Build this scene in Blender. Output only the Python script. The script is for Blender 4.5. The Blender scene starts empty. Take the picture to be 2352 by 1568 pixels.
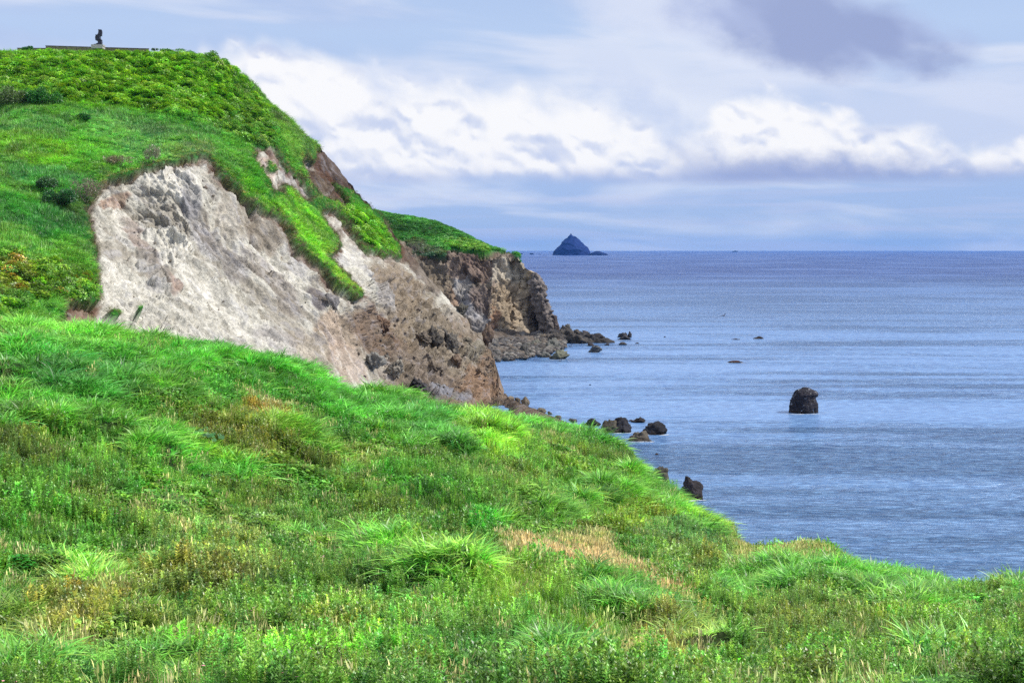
import bpy, bmesh, math, random
import numpy as np
from mathutils import Vector, Matrix, Euler

random.seed(7)
RNG = np.random.default_rng(7)
SC = bpy.context.scene
COL = SC.collection

# ------------------------------------------------------------------ camera
F, U0, V0, H = 3267.0, 1176.0, 573.0, 40.0      # photo units: 2352 wide, horizon at V0, eye 40 m above the sea
cam_d = bpy.data.cameras.new("camera")
cam = bpy.data.objects.new("camera", cam_d)
COL.objects.link(cam)
cam.location = (0, 0, H)
cam.rotation_euler = (math.radians(90), 0, 0)
cam_d.sensor_width = 36.0
cam_d.lens = 36.0 * F / 2352.0
cam_d.shift_y = -(784.0 - V0) / 2352.0
cam_d.clip_start = 0.5
cam_d.clip_end = 120000
SC.camera = cam

# ------------------------------------------------------------------ look
SC.view_settings.view_transform = 'Standard'
SC.view_settings.look = 'None'
SC.view_settings.exposure = 0.0
SC.view_settings.gamma = 1.0
SC.cycles.use_denoising = False
SC.cycles.max_bounces = 6
SC.cycles.diffuse_bounces = 3
SC.cycles.glossy_bounces = 3
SC.cycles.transmission_bounces = 3
SC.cycles.volume_bounces = 0
SC.cycles.use_adaptive_sampling = True
SC.cycles.adaptive_threshold = 0.015

SUN_EL, SUN_AZ = math.radians(48), math.radians(95)      # azimuth measured clockwise from +Y (straight ahead)


def lin(c):
    c = np.asarray(c, float) / 255.0
    return np.where(c <= 0.04045, c / 12.92, ((c + 0.055) / 1.055) ** 2.4)


def L4(c, k=1.0):
    l = lin(c) * k
    return (float(l[0]), float(l[1]), float(l[2]), 1.0)


# node helper ------------------------------------------------------
class NT:
    def __init__(self, tree):
        self.t = tree
        self.n = tree.nodes
        self.l = tree.links

    def new(self, kind, **kw):
        nd = self.n.new(kind)
        for k, v in kw.items():
            setattr(nd, k, v)
        return nd

    def set(self, sock, v):
        if v is None:
            return
        if isinstance(v, bpy.types.NodeSocket):
            self.l.new(v, sock)
        else:
            sock.default_value = v

    def m(self, op, a, b=None, c=None, clamp=False):
        nd = self.new('ShaderNodeMath', operation=op)
        nd.use_clamp = clamp
        self.set(nd.inputs[0], a)
        self.set(nd.inputs[1], b)
        if c is not None:
            self.set(nd.inputs[2], c)
        return nd.outputs[0]

    def vec(self, x, y, z):
        nd = self.new('ShaderNodeCombineXYZ')
        for i, v in enumerate((x, y, z)):
            self.set(nd.inputs[i], v)
        return nd.outputs[0]

    def noise(self, vec, scale, detail=4, rough=0.5, distort=0.0, color=False):
        nd = self.new('ShaderNodeTexNoise')
        self.set(nd.inputs['Vector'], vec)
        nd.inputs['Scale'].default_value = scale
        nd.inputs['Detail'].default_value = detail
        nd.inputs['Roughness'].default_value = rough
        nd.inputs['Distortion'].default_value = distort
        return nd.outputs['Color' if color else 'Fac']

    def noise2(self, vec, scale, detail=4, rough=0.5, distort=0.0, color=False):
        """flat noise; the third coordinate only picks a different patch of it"""
        sp = self.new('ShaderNodeSeparateXYZ')
        self.set(sp.inputs[0], vec)
        v2 = self.vec(self.m('ADD', sp.outputs[0], self.m('MULTIPLY', sp.outputs[2], 5.3)), self.m('ADD', sp.outputs[1], self.m('MULTIPLY', sp.outputs[2], 2.1)), 0.0)
        nd = self.new('ShaderNodeTexNoise', noise_dimensions='2D')
        self.set(nd.inputs['Vector'], v2)
        nd.inputs['Scale'].default_value = scale
        nd.inputs['Detail'].default_value = detail
        nd.inputs['Roughness'].default_value = rough
        nd.inputs['Distortion'].default_value = distort
        return nd.outputs['Color' if color else 'Fac']

    def smooth(self, x, lo, hi):
        nd = self.new('ShaderNodeMapRange', interpolation_type='SMOOTHSTEP')
        self.set(nd.inputs['Value'], x)
        self.set(nd.inputs['From Min'], lo)
        self.set(nd.inputs['From Max'], hi)
        return nd.outputs['Result']

    def mix(self, f, a, b):
        nd = self.new('ShaderNodeMix', data_type='RGBA')
        self.set(nd.inputs[0], f)
        self.set(nd.inputs[6], a)
        self.set(nd.inputs[7], b)
        return nd.outputs[2]

    def ramp(self, x, stops, interp='LINEAR'):
        nd = self.new('ShaderNodeValToRGB')
        nd.color_ramp.interpolation = interp
        el = nd.color_ramp.elements
        while len(el) < len(stops):
            el.new(0.5)
        for e, (p, c) in zip(el, stops):
            e.position = p
            e.color = c if isinstance(c, tuple) else (c, c, c, 1)
        self.set(nd.inputs[0], x)
        return nd.outputs[0]


# ------------------------------------------------------------------ world: sky with clouds, by direction
world = bpy.data.worlds.new("World")
SC.world = world
world.use_nodes = True
w = NT(world.node_tree)
w.n.clear()
out = w.new('ShaderNodeOutputWorld')
bg = w.new('ShaderNodeBackground')
w.l.new(bg.outputs[0], out.inputs[0])
sky = w.new('ShaderNodeTexSky', sky_type='NISHITA')
sky.sun_disc = False
sky.sun_elevation = SUN_EL
sky.sun_rotation = SUN_AZ
sky.air_density = 1.0
sky.dust_density = 1.5
tc = w.new('ShaderNodeTexCoord')
sep = w.new('ShaderNodeSeparateXYZ')
w.l.new(tc.outputs['Generated'], sep.inputs[0])
X, Y, Z = sep.outputs
az = w.m('ARCTAN2', X, Y)
el = w.m('ARCSINE', Z)
# azimuth / elevation in "thousandths of a focal length", the same units the cloud layout is listed in
A = w.m('ADD', w.m('MULTIPLY', az, 3.267), 1.176)          # 0 .. 2.35 across the view
E = w.m('MULTIPLY', el, 3.267)                             # 0 at horizon, 0.57 top of the view
SKY = 1.0


def skyc(c, k=1.0):
    return L4(c, k)


# clear sky between the clouds: Nishita colour washed by thin high cloud
base = w.ramp(w.m('MULTIPLY', E, 1.0), [(0.0, skyc((184, 208, 242))), (0.05, skyc((174, 200, 240))), (0.13, skyc((170, 196, 240))),
                                        (0.25, skyc((178, 200, 238))), (0.5, skyc((188, 210, 245))), (1.0, skyc((150, 176, 226)))])
nish = w.new('ShaderNodeMix', data_type='RGBA', blend_type='MULTIPLY')
nish.inputs[0].default_value = 1.0
w.l.new(sky.outputs[0], nish.inputs[6])
nish.inputs[7].default_value = (0.11, 0.11, 0.11, 1)
col = w.mix(0.93, nish.outputs[2], base)
# horizontal streaks of thin stratus
EU = w.m('ADD', E, w.m('MULTIPLY', A, 0.05))
s1 = w.noise2(w.vec(w.m('MULTIPLY', A, 0.9), w.m('MULTIPLY', EU, 5.0), 1.7), 1.6, 4, 0.52, 0.25)
col = w.mix(w.m('MULTIPLY', w.smooth(s1, 0.42, 0.66), 0.85), col, skyc((222, 230, 248)))
# lavender grey streaks
s2 = w.noise2(w.vec(w.m('MULTIPLY', A, 1.0), w.m('MULTIPLY', EU, 4.2), 8.7), 1.7, 4, 0.52, 0.2)
hi = w.smooth(E, 0.22, 0.42)
col = w.mix(w.m('MULTIPLY', w.m('MULTIPLY', w.smooth(s2, 0.45, 0.7), 0.45), hi), col, skyc((184, 200, 236)))
# bluish-grey band of haze cloud low over the sea
s3 = w.noise2(w.vec(w.m('MULTIPLY', A, 1.1), w.m('MULTIPLY', E, 22.0), 4.4), 1.4, 3, 0.5, 0.2)
col = w.mix(w.m('MULTIPLY', w.m('MULTIPLY', w.smooth(s3, 0.46, 0.66), w.m('SUBTRACT', 1.0, w.smooth(E, 0.1, 0.19))), 0.45), col, skyc((200, 208, 238)))


def fcurve(x, pts):
    """piecewise-linear curve through (x, y) points, y scaled through a colour ramp"""
    xs = [p[0] for p in pts]
    lo, hi_ = min(xs), max(xs)
    t = w.m('DIVIDE', w.m('SUBTRACT', x, lo), hi_ - lo, clamp=True)
    return w.ramp(t, [((p[0] - lo) / (hi_ - lo), p[1]) for p in pts], 'B_SPLINE')


fluff = w.noise2(w.vec(w.m('MULTIPLY', A, 1.0), w.m('MULTIPLY', E, 1.5), 2.2), 8.0, 6, 0.58, 0.0)
fluff = w.m('SUBTRACT', fluff, 0.5)
lump = w.noise2(w.vec(w.m('MULTIPLY', A, 1.0), w.m('MULTIPLY', w.m('ADD', E, w.m('MULTIPLY', A, 0.3)), 1.7), 5.1), 3.0, 3, 0.5, 0.1)
lump = w.m('SUBTRACT', lump, 0.5)


warp_c = w.noise2(w.vec(A, E, 3.3), 7.0, 5, 0.55, 0.0, color=True)


def puff(seed, dE):
    sc_ = w.new('ShaderNodeVectorMath', operation='MULTIPLY_ADD')
    w.l.new(warp_c, sc_.inputs[0])
    sc_.inputs[1].default_value = (0.11, 0.11, 0.0)
    w.l.new(w.vec(w.m('ADD', A, seed), w.m('MULTIPLY', w.m('ADD', w.m('ADD', E, dE), w.m('MULTIPLY', A, 0.25)), 1.25), 0.0), sc_.inputs[2])
    vo = w.new('ShaderNodeTexVoronoi', feature='SMOOTH_F1', voronoi_dimensions='2D')
    vo.inputs['Scale'].default_value = 9.0
    vo.inputs['Smoothness'].default_value = 0.5
    vo.inputs['Detail'].default_value = 1.0
    vo.inputs['Roughness'].default_value = 0.5
    w.l.new(sc_.outputs[0], vo.inputs['Vector'])
    return vo.outputs['Distance']


def bank(col, top, a0, a1, baseE, seed, edge=0.03, lit=(253, 253, 255), shade=(202, 213, 240), dark=(160, 178, 224), amt=1.0, rag=0.12, soft=0.05):
    """a bank of cumulus: billowed upper edge, flat darker base"""
    T = fcurve(A, top)
    pf, pf2 = puff(seed, 0.0), puff(seed, 0.012)
    T = w.m('ADD', T, w.m('MULTIPLY', fluff, rag * 0.28))
    T = w.m('ADD', T, w.m('MULTIPLY', lump, rag * 0.3))
    T = w.m('ADD', T, w.m('MULTIPLY', w.m('SUBTRACT', 0.35, pf), rag * 0.55))
    up = w.smooth(w.m('SUBTRACT', T, E), 0.0, edge)
    bw = w.m('ADD', baseE, w.m('MULTIPLY', lump, 0.03))
    dn = w.smooth(w.m('SUBTRACT', E, bw), -0.018, 0.02)
    side = w.m('MULTIPLY', w.smooth(A, a0, a0 + 0.15), w.m('SUBTRACT', 1.0, w.smooth(A, a1 - 0.15, a1)))
    mk = w.m('MULTIPLY', w.m('MULTIPLY', up, dn), w.m('MULTIPLY', side, amt))
    # billows: heads lit on their upper side
    DN = w.m('ADD', E, w.m('MULTIPLY', A, 0.30))
    g = w.noise2(w.vec(A, w.m('MULTIPLY', DN, 1.5), seed), 3.3, 6, 0.55, 0.0)
    v = w.m('ADD', w.m('MULTIPLY', w.m('SUBTRACT', g, 0.5), 2.2), w.m('MULTIPLY', w.m('SUBTRACT', pf, pf2), 2.6))
    rel = w.m('DIVIDE', w.m('SUBTRACT', T, E), w.m('MAXIMUM', w.m('SUBTRACT', T, baseE), 0.03))
    v = w.m('ADD', v, w.m('SUBTRACT', 0.85, w.m('MULTIPLY', rel, 0.55)))
    c = w.mix(w.smooth(v, -0.4, 0.8), skyc(shade, SKY), skyc(lit, SKY))
    low = w.m('SUBTRACT', 1.0, w.smooth(w.m('ADD', w.m('SUBTRACT', E, baseE), w.m('MULTIPLY', w.m('SUBTRACT', 0.5, g), 0.10)), -0.02, 0.04))
    c = w.mix(w.m('MULTIPLY', low, 0.85), c, skyc(dark, SKY))
    return w.mix(mk, col, c)


# soft veil behind the banks
veilm = w.m('MULTIPLY', w.smooth(w.m('ADD', E, w.m('MULTIPLY', fluff, 0.1)), 0.17, 0.25), w.m('SUBTRACT', 1.0, w.smooth(w.m('ADD', E, w.m('MULTIPLY', lump, 0.2)), 0.3, 0.47)))
col = w.mix(w.m('MULTIPLY', veilm, 0.7), col, skyc((212, 222, 246)))
fillm = w.m('MULTIPLY', w.m('MULTIPLY', w.smooth(E, 0.165, 0.19), w.m('SUBTRACT', 1.0, w.smooth(w.m('ADD', E, w.m('MULTIPLY', lump, 0.25)), 0.34, 0.46))),
             w.m('MULTIPLY', w.smooth(w.m('ADD', lump, w.m('MULTIPLY', fluff, 0.5)), -0.22, 0.12), w.m('SUBTRACT', 1.0, w.smooth(A, 1.55, 1.9))))
col = w.mix(w.m('MULTIPLY', fillm, 0.85), col, skyc((232, 238, 251)))
# upper right: veil with a lavender storm-grey cloud
blob = w.m('ADD', w.m('POWER', w.m('ABSOLUTE', w.m('DIVIDE', w.m('SUBTRACT', w.m('SUBTRACT', A, w.m('MULTIPLY', w.m('SUBTRACT', 0.5, E), 0.35)), 1.83), 0.36)), 2.0),
           w.m('POWER', w.m('ABSOLUTE', w.m('DIVIDE', w.m('SUBTRACT', w.m('ADD', E, w.m('MULTIPLY', w.m('SUBTRACT', A, 1.85), 0.17)), 0.50), 0.105)), 2.0))
blob = w.m('ADD', blob, w.m('MULTIPLY', fluff, 1.3))
blob = w.m('ADD', blob, w.m('MULTIPLY', lump, 1.6))
wh = w.m('MULTIPLY', w.m('SUBTRACT', 1.0, w.smooth(blob, 0.9, 2.6)), w.m('SUBTRACT', 1.0, w.smooth(A, 1.6, 2.1)))
col = w.mix(w.m('MULTIPLY', wh, 0.75), col, skyc((228, 234, 250)))
col = w.mix(w.m('MULTIPLY', w.m('SUBTRACT', 1.0, w.smooth(blob, 0.1, 1.35)), 0.92), col, w.mix(w.smooth(lump, -0.14, 0.12), skyc((154, 168, 210)), skyc((180, 193, 230))))
# the two cumulus banks
col = bank(col, [(0.0, 0.30), (0.5, 0.52), (0.66, 0.51), (0.8, 0.475), (0.9, 0.42), (1.0, 0.415), (1.1, 0.41), (1.2, 0.395), (1.34, 0.385), (1.46, 0.34), (1.6, 0.26), (1.78, 0.22)],
           -3.0, 1.85, 0.16, 2.9, edge=0.075)
col = bank(col, [(1.45, 0.2), (1.6, 0.32), (1.72, 0.395), (1.85, 0.355), (1.98, 0.305), (2.05, 0.31), (2.12, 0.275), (2.25, 0.25), (2.4, 0.245), (4.0, 0.2)],
           1.5, 5.0, 0.16, 7.3, edge=0.04, rag=0.10)
# grey shadowed underside right of centre
und = w.m('MULTIPLY', w.m('MULTIPLY', w.smooth(A, 1.45, 1.75), w.m('SUBTRACT', 1.0, w.smooth(A, 2.0, 2.5))),
          w.m('MULTIPLY', w.smooth(E, 0.14, 0.17), w.m('SUBTRACT', 1.0, w.smooth(w.m('ADD', w.m('ADD', E, w.m('MULTIPLY', w.m('SUBTRACT', A, 1.6), 0.09)), w.m('MULTIPLY', fluff, 0.1)), 0.19, 0.26))))
col = w.mix(w.m('MULTIPLY', und, 0.75), col, skyc((146, 164, 212)))
# the sky above and behind the picture: broken bright cloud
ov = w.noise(tc.outputs['Generated'], 2.5, 5, 0.55)
col = w.mix(w.smooth(Z, 0.2, 0.5), col, w.mix(w.smooth(ov, 0.4, 0.6), skyc((176, 196, 236)), skyc((240, 244, 252))))
# below the horizon
col = w.mix(w.smooth(Z, 0.0, -0.05), col, skyc((120, 140, 180)))
w.l.new(col, bg.inputs[0])
bg.inputs[1].default_value = 1.0

# ------------------------------------------------------------------ sun
sd = bpy.data.lights.new("sun", 'SUN')
sd.energy = 4.8
sd.angle = math.radians(4)
sd.color = (1.0, 0.965, 0.9)
sun = bpy.data.objects.new("sun", sd)
COL.objects.link(sun)
sdir = Vector((math.sin(SUN_AZ) * math.cos(SUN_EL), math.cos(SUN_AZ) * math.cos(SUN_EL), math.sin(SUN_EL)))
sun.rotation_euler = sdir.to_track_quat('Z', 'Y').to_euler()
sun.location = (0, 0, 300)


# ------------------------------------------------------------------ numpy noise
def _hash(ix, iy, iz, seed):
    h = (ix.astype(np.int64) * 374761393 + iy.astype(np.int64) * 668265263 + iz.astype(np.int64) * 2147483647 + seed * 1274126177) & 0xffffffff
    h = ((h ^ (h >> 13)) * 1274126177) & 0xffffffff
    h = ((h ^ (h >> 15)) * 2246822519) & 0xffffffff
    return ((h ^ (h >> 16)) & 0xffff).astype(np.float64) / 65535.0 * 2 - 1


def vnoise(p, seed=0):
    p = np.asarray(p, float)
    i = np.floor(p)
    f = p - i
    f = f * f * f * (f * (f * 6 - 15) + 10)
    i = i.astype(np.int64)
    r = 0
    for dx in (0, 1):
        wx = f[..., 0] if dx else 1 - f[..., 0]
        for dy in (0, 1):
            wy = f[..., 1] if dy else 1 - f[..., 1]
            for dz in (0, 1):
                wz = f[..., 2] if dz else 1 - f[..., 2]
                r = r + wx * wy * wz * _hash(i[..., 0] + dx, i[..., 1] + dy, i[..., 2] + dz, seed)
    return r


def fbm(p, octv=4, seed=0, gain=0.5, lac=2.03):
    a, s, r = 1.0, 0.0, 0
    p = np.asarray(p, float)
    for k in range(octv):
        r = r + a * vnoise(p, seed + k * 17)
        s += a
        a *= gain
        p = p * lac + 13.7
    return r / s * 1.6


def ridged(p, octv=4, seed=0):
    a, s, r = 1.0, 0.0, 0
    p = np.asarray(p, float)
    for k in range(octv):
        r = r + a * (1 - np.abs(vnoise(p, seed + k * 17)) * 2)
        s += a
        a *= 0.5
        p = p * 2.07 + 5.1
    return r / s


def cells(p, seed=0):
    """Worley noise: distances to nearest and second nearest feature, and a random value of the nearest"""
    p = np.asarray(p, float)
    i = np.floor(p).astype(np.int64)
    d1 = np.full(p.shape[:-1], 9.0)
    d2 = np.full(p.shape[:-1], 9.0)
    rv = np.zeros(p.shape[:-1])
    for dx in (-1, 0, 1):
        for dy in (-1, 0, 1):
            for dz in (-1, 0, 1):
                cx, cy, cz = i[..., 0] + dx, i[..., 1] + dy, i[..., 2] + dz
                q = [c + 0.5 + 0.45 * _hash(cx, cy, cz, seed + s) for c, s in ((cx, 1), (cy, 2), (cz, 3))]
                d = np.sqrt((q[0] - p[..., 0]) ** 2 + (q[1] - p[..., 1]) ** 2 + (q[2] - p[..., 2]) ** 2)
                near = d < d1
                d2 = np.where(near, d1, np.minimum(d2, d))
                rv = np.where(near, _hash(cx, cy, cz, seed + 9), rv)
                d1 = np.where(near, d, d1)
    return d1, d2, rv


def facet(p, size, seed=0):
    """piecewise tilted planes, like broken rock: every cell leans its own way"""
    p = np.asarray(p, float) / size
    i = np.floor(p).astype(np.int64)
    best = np.full(p.shape[:-1], 9.0)
    val = np.zeros(p.shape[:-1])
    for dx in (-1, 0, 1):
        for dy in (-1, 0, 1):
            for dz in (-1, 0, 1):
                cx, cy, cz = i[..., 0] + dx, i[..., 1] + dy, i[..., 2] + dz
                off = [c + 0.5 + 0.45 * _hash(cx, cy, cz, seed + s) - p[..., k] for k, (c, s) in enumerate(((cx, 1), (cy, 2), (cz, 3)))]
                d = off[0] ** 2 + off[1] ** 2 + off[2] ** 2
                near = d < best
                lean = sum(o_ * _hash(cx, cy, cz, seed + 20 + k) for k, o_ in enumerate(off))
                val = np.where(near, lean * 1.1 + 0.22 * _hash(cx, cy, cz, seed + 30), val)
                best = np.where(near, d, best)
    return val


def sstep(x, a, b):
    t = np.clip((x - a) / (b - a), 0, 1)
    return t * t * (3 - 2 * t)


def poly_sd(u, v, poly):
    """signed distance to a polygon (positive inside)"""
    P = np.asarray(poly, float)
    Q = np.roll(P, -1, axis=0)
    d = np.full(u.shape, 1e9)
    ins = np.zeros(u.shape, bool)
    for (x1, y1), (x2, y2) in zip(P, Q):
        ex, ey = x2 - x1, y2 - y1
        t = np.clip(((u - x1) * ex + (v - y1) * ey) / max(ex * ex + ey * ey, 1e-9), 0, 1)
        d = np.minimum(d, (u - x1 - t * ex) ** 2 + (v - y1 - t * ey) ** 2)
        if y1 != y2:
            c = ((y1 > v) != (y2 > v)) & (u < (x2 - x1) * (v - y1) / (y2 - y1) + x1)
            ins ^= c
    d = np.sqrt(d)
    return np.where(ins, d, -d)


def zmax(u, v, polys, soft=12.0):
    k = np.zeros(u.shape)
    for pl in polys:
        k = np.maximum(k, sstep(poly_sd(u, v, pl), -soft, soft))
    return k


def blobw(u, v, b):
    """soft ellipse weight; b = (u, v, ru, rv, angle in degrees)"""
    a = math.radians(b[4])
    du, dv = u - b[0], v - b[1]
    x = (du * math.cos(a) + dv * math.sin(a)) / b[2]
    y = (-du * math.sin(a) + dv * math.cos(a)) / b[3]
    return x * x + y * y


def P3(u, v, d):
    u, v, d = np.broadcast_arrays(np.asarray(u, float), np.asarray(v, float), np.asarray(d, float))
    return np.stack([(u - U0) / F * d, d, H - (v - V0) / F * d], -1)


def proj(P):
    d = np.maximum(P[..., 1], 1.0)
    return P[..., 0] / d * F + U0, V0 + (H - P[..., 2]) / d * F


def water_d(v, z=0.0):
    return (H - z) * F / (v - V0)


class Depth:
    """smooth ground distance through surveyed points (bearing, dip, distance)"""
    def __init__(self, pts, c=60.0):
        p = np.asarray(pts, float)
        self.xy = p[:, :2]
        self.c = c
        n = len(p)
        r = np.linalg.norm(self.xy[:, None] - self.xy[None], axis=-1)
        K = np.sqrt(r * r + c * c)
        T = np.c_[np.ones(n), self.xy / 1000.0]
        M = np.zeros((n + 3, n + 3))
        M[:n, :n] = -K / 1000.0 - np.eye(n) * 1e-4
        M[:n, n:] = T
        M[n:, :n] = T.T
        s = np.linalg.solve(M, np.r_[np.log(p[:, 2]), 0, 0, 0])
        self.w, self.t = s[:n], s[n:]

    def __call__(self, u, v):
        u, v = np.broadcast_arrays(np.asarray(u, float), np.asarray(v, float))
        r = self.t[0] + self.t[1] * u / 1000 + self.t[2] * v / 1000
        for (x, y), wi in zip(self.xy, self.w):
            r = r - wi * np.sqrt((u - x) ** 2 + (v - y) ** 2 + self.c ** 2) / 1000.0
        return np.exp(r)


# ------------------------------------------------------------------ object helpers
def mesh_obj(name, verts, faces, mat=None, parent=None, smooth=True, cols=None, link=True):
    me = bpy.data.meshes.new(name)
    verts = np.asarray(verts, np.float32)
    faces = np.asarray(faces, np.int32) if not isinstance(faces, list) else faces
    if isinstance(faces, list):
        me.from_pydata(verts.tolist(), [], faces)
    else:
        k = faces.shape[1]
        me.vertices.add(len(verts))
        me.vertices.foreach_set('co', verts.ravel())
        me.loops.add(faces.size)
        me.loops.foreach_set('vertex_index', faces.ravel())
        me.polygons.add(len(faces))
        me.polygons.foreach_set('loop_start', np.arange(0, faces.size, k, dtype=np.int32))
        me.polygons.foreach_set('loop_total', np.full(len(faces), k, np.int32))
        me.update(calc_edges=True)
    if smooth:
        me.polygons.foreach_set('use_smooth', np.ones(len(me.polygons), bool))
    if cols is not None:
        for nm, c in cols.items():
            c = np.asarray(c, np.float32)
            if c.ndim == 1:
                at = me.attributes.new(nm, 'FLOAT', 'POINT')
                at.data.foreach_set('value', c)
            else:
                at = me.attributes.new(nm, 'FLOAT_COLOR', 'POINT')
                if c.shape[1] == 3:
                    c = np.c_[c, np.ones(len(c), np.float32)]
                at.data.foreach_set('color', c.astype(np.float32).ravel())
    me.validate()
    o = bpy.data.objects.new(name, me)
    if mat:
        me.materials.append(mat)
    if link:
        COL.objects.link(o)
    if parent:
        o.parent = parent
    return o


def tag(o, label=None, cat=None, group=None, kind=None):
    if label:
        o['label'] = label
    if cat:
        o['category'] = cat
    if group:
        o['group'] = group
    if kind:
        o['kind'] = kind
    return o


def empty(name, loc):
    o = bpy.data.objects.new(name, None)
    o.location = loc
    COL.objects.link(o)
    return o


def grid_faces(nr, nc):
    i = np.arange(nr * nc).reshape(nr, nc)
    return np.stack([i[:-1, :-1], i[1:, :-1], i[1:, 1:], i[:-1, 1:]], -1).reshape(-1, 4)


def grid_normals(P):
    du = np.gradient(P, axis=1)
    dv = np.gradient(P, axis=0)
    n = np.cross(dv, du)
    n /= np.maximum(np.linalg.norm(n, axis=-1, keepdims=True), 1e-9)
    # outward = towards the sky / camera side
    flip = np.sign((n * np.array([0.3, -0.6, 0.8])).sum(-1, keepdims=True))
    flip[flip == 0] = 1
    return n * flip


# ------------------------------------------------------------------ materials
def new_mat(name):
    m = bpy.data.materials.new(name)
    m.use_nodes = True
    t = NT(m.node_tree)
    t.n.clear()
    o = t.new('ShaderNodeOutputMaterial')
    return m, t, o


def ground_mat(name, rough=0.95, bump=0.6, scale=1.0):
    m, t, o = new_mat(name)
    b = t.new('ShaderNodeBsdfPrincipled')
    a = t.new('ShaderNodeAttribute', attribute_name='col')
    geo = t.new('ShaderNodeNewGeometry')
    n1 = t.noise(geo.outputs['Position'], 1.6 * scale, 8, 0.62)
    n2 = t.noise(geo.outputs['Position'], 0.5 * scale, 6, 0.6, 0.4)
    f = t.m('MULTIPLY', t.smooth(n1, 0.3, 0.7), 0.42)
    f = t.m('ADD', f, t.m('MULTIPLY', t.smooth(n2, 0.3, 0.7), 0.25))
    f = t.m('ADD', f, 0.67)
    mx = t.new('ShaderNodeMix', data_type='RGBA', blend_type='MULTIPLY')
    mx.inputs[0].default_value = 1
    t.l.new(a.outputs['Color'], mx.inputs[6])
    t.l.new(f, mx.inputs[7])
    t.l.new(mx.outputs[2], b.inputs['Base Color'])
    b.inputs['Roughness'].default_value = rough
    b.inputs['Specular IOR Level'].default_value = 0.2
    bp = t.new('ShaderNodeBump')
    bp.inputs['Strength'].default_value = bump
    bp.inputs['Distance'].default_value = 0.7 / scale
    t.l.new(t.noise(geo.outputs['Position'], 1.1 * scale, 9, 0.66), bp.inputs['Height'])
    t.l.new(bp.outputs[0], b.inputs['Normal'])
    t.l.new(b.outputs[0], o.inputs[0])
    return m


def plain_mat(name, c, rough=0.7, var=0.25, scale=3.0, bump=0.2, k=1.0, spec=0.3):
    m, t, o = new_mat(name)
    b = t.new('ShaderNodeBsdfPrincipled')
    geo = t.new('ShaderNodeNewGeometry')
    n = t.noise(geo.outputs['Position'], scale, 7, 0.6)
    c0, c1 = L4(c, k * (1 - var)), L4(c, k * (1 + var))
    t.l.new(t.mix(t.smooth(n, 0.3, 0.7), c0, c1), b.inputs['Base Color'])
    b.inputs['Roughness'].default_value = rough
    b.inputs['Specular IOR Level'].default_value = spec
    if bump:
        bp = t.new('ShaderNodeBump')
        bp.inputs['Strength'].default_value = bump
        bp.inputs['Distance'].default_value = 1.0 / scale
        t.l.new(t.noise(geo.outputs['Position'], scale * 2.2, 8, 0.65), bp.inputs['Height'])
        t.l.new(bp.outputs[0], b.inputs['Normal'])
    t.l.new(b.outputs[0], o.inputs[0])
    return m


def leaf_mat(name, attr='INSTANCER', tipc=(2.2, 1.25, 2.0), trans=0.35, gloss=0.06):
    """leaf whose colour comes from the plant's own tint, slightly different per blade, tips paler by growth and by painted-in light glints"""
    m, t, o = new_mat(name)
    ta = t.new('ShaderNodeAttribute', attribute_name='tint', attribute_type=attr)
    bl = t.new('ShaderNodeAttribute', attribute_name='rnd')
    tp = t.new('ShaderNodeAttribute', attribute_name='tipf')
    g = t.m('ADD', 0.5, t.m('MULTIPLY', t.m('POWER', bl.outputs['Fac'], 1.6), 1.35))
    c = t.new('ShaderNodeMix', data_type='RGBA', blend_type='MULTIPLY')
    c.inputs[0].default_value = 1
    t.l.new(ta.outputs['Color'], c.inputs[6])
    t.l.new(g, c.inputs[7])
    c2 = t.new('ShaderNodeMix', data_type='RGBA', blend_type='MULTIPLY')
    t.l.new(tp.outputs['Fac'], c2.inputs[0])
    t.l.new(c.outputs[2], c2.inputs[6])
    c2.inputs[7].default_value = (*tipc, 1)
    d = t.new('ShaderNodeBsdfDiffuse')
    tr = t.new('ShaderNodeBsdfTranslucent')
    gl = t.new('ShaderNodeBsdfGlossy')
    gl.inputs['Roughness'].default_value = 0.45
    gl.inputs['Color'].default_value = (1, 1, 1, 1)
    t.l.new(c2.outputs[2], d.inputs[0])
    t.l.new(c2.outputs[2], tr.inputs[0])
    mx = t.new('ShaderNodeMixShader')
    mx.inputs[0].default_value = trans
    t.l.new(d.outputs[0], mx.inputs[1])
    t.l.new(tr.outputs[0], mx.inputs[2])
    m2 = t.new('ShaderNodeMixShader')
    m2.inputs[0].default_value = gloss
    t.l.new(mx.outputs[0], m2.inputs[1])
    t.l.new(gl.outputs[0], m2.inputs[2])
    t.l.new(m2.outputs[0], o.inputs[0])
    return m


M_ROCKFACE = ground_mat('cliff_face', bump=0.9)
M_SOIL = ground_mat('field_soil', bump=0.4, scale=2.0)
M_LEAF = leaf_mat('leaf')
M_STRAW = leaf_mat('dry_straw', tipc=(1.15, 1.1, 1.05), trans=0.3, gloss=0.03)
M_PLANT = leaf_mat('shrub_leaf', attr='GEOMETRY')
M_BARK = plain_mat('grey_twig', (120, 108, 106), 0.8, 0.3, 6)
M_STEM = plain_mat('brown_stem', (70, 60, 40), 0.8, 0.3, 6)

# ================================================================== SEA
m_sea, t, o = new_mat('sea_water')
geo = t.new('ShaderNodeNewGeometry')
pos = geo.outputs['Position']
sp = t.new('ShaderNodeSeparateXYZ')
t.l.new(pos, sp.inputs[0])
px, py = sp.outputs[0], sp.outputs[1]
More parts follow.
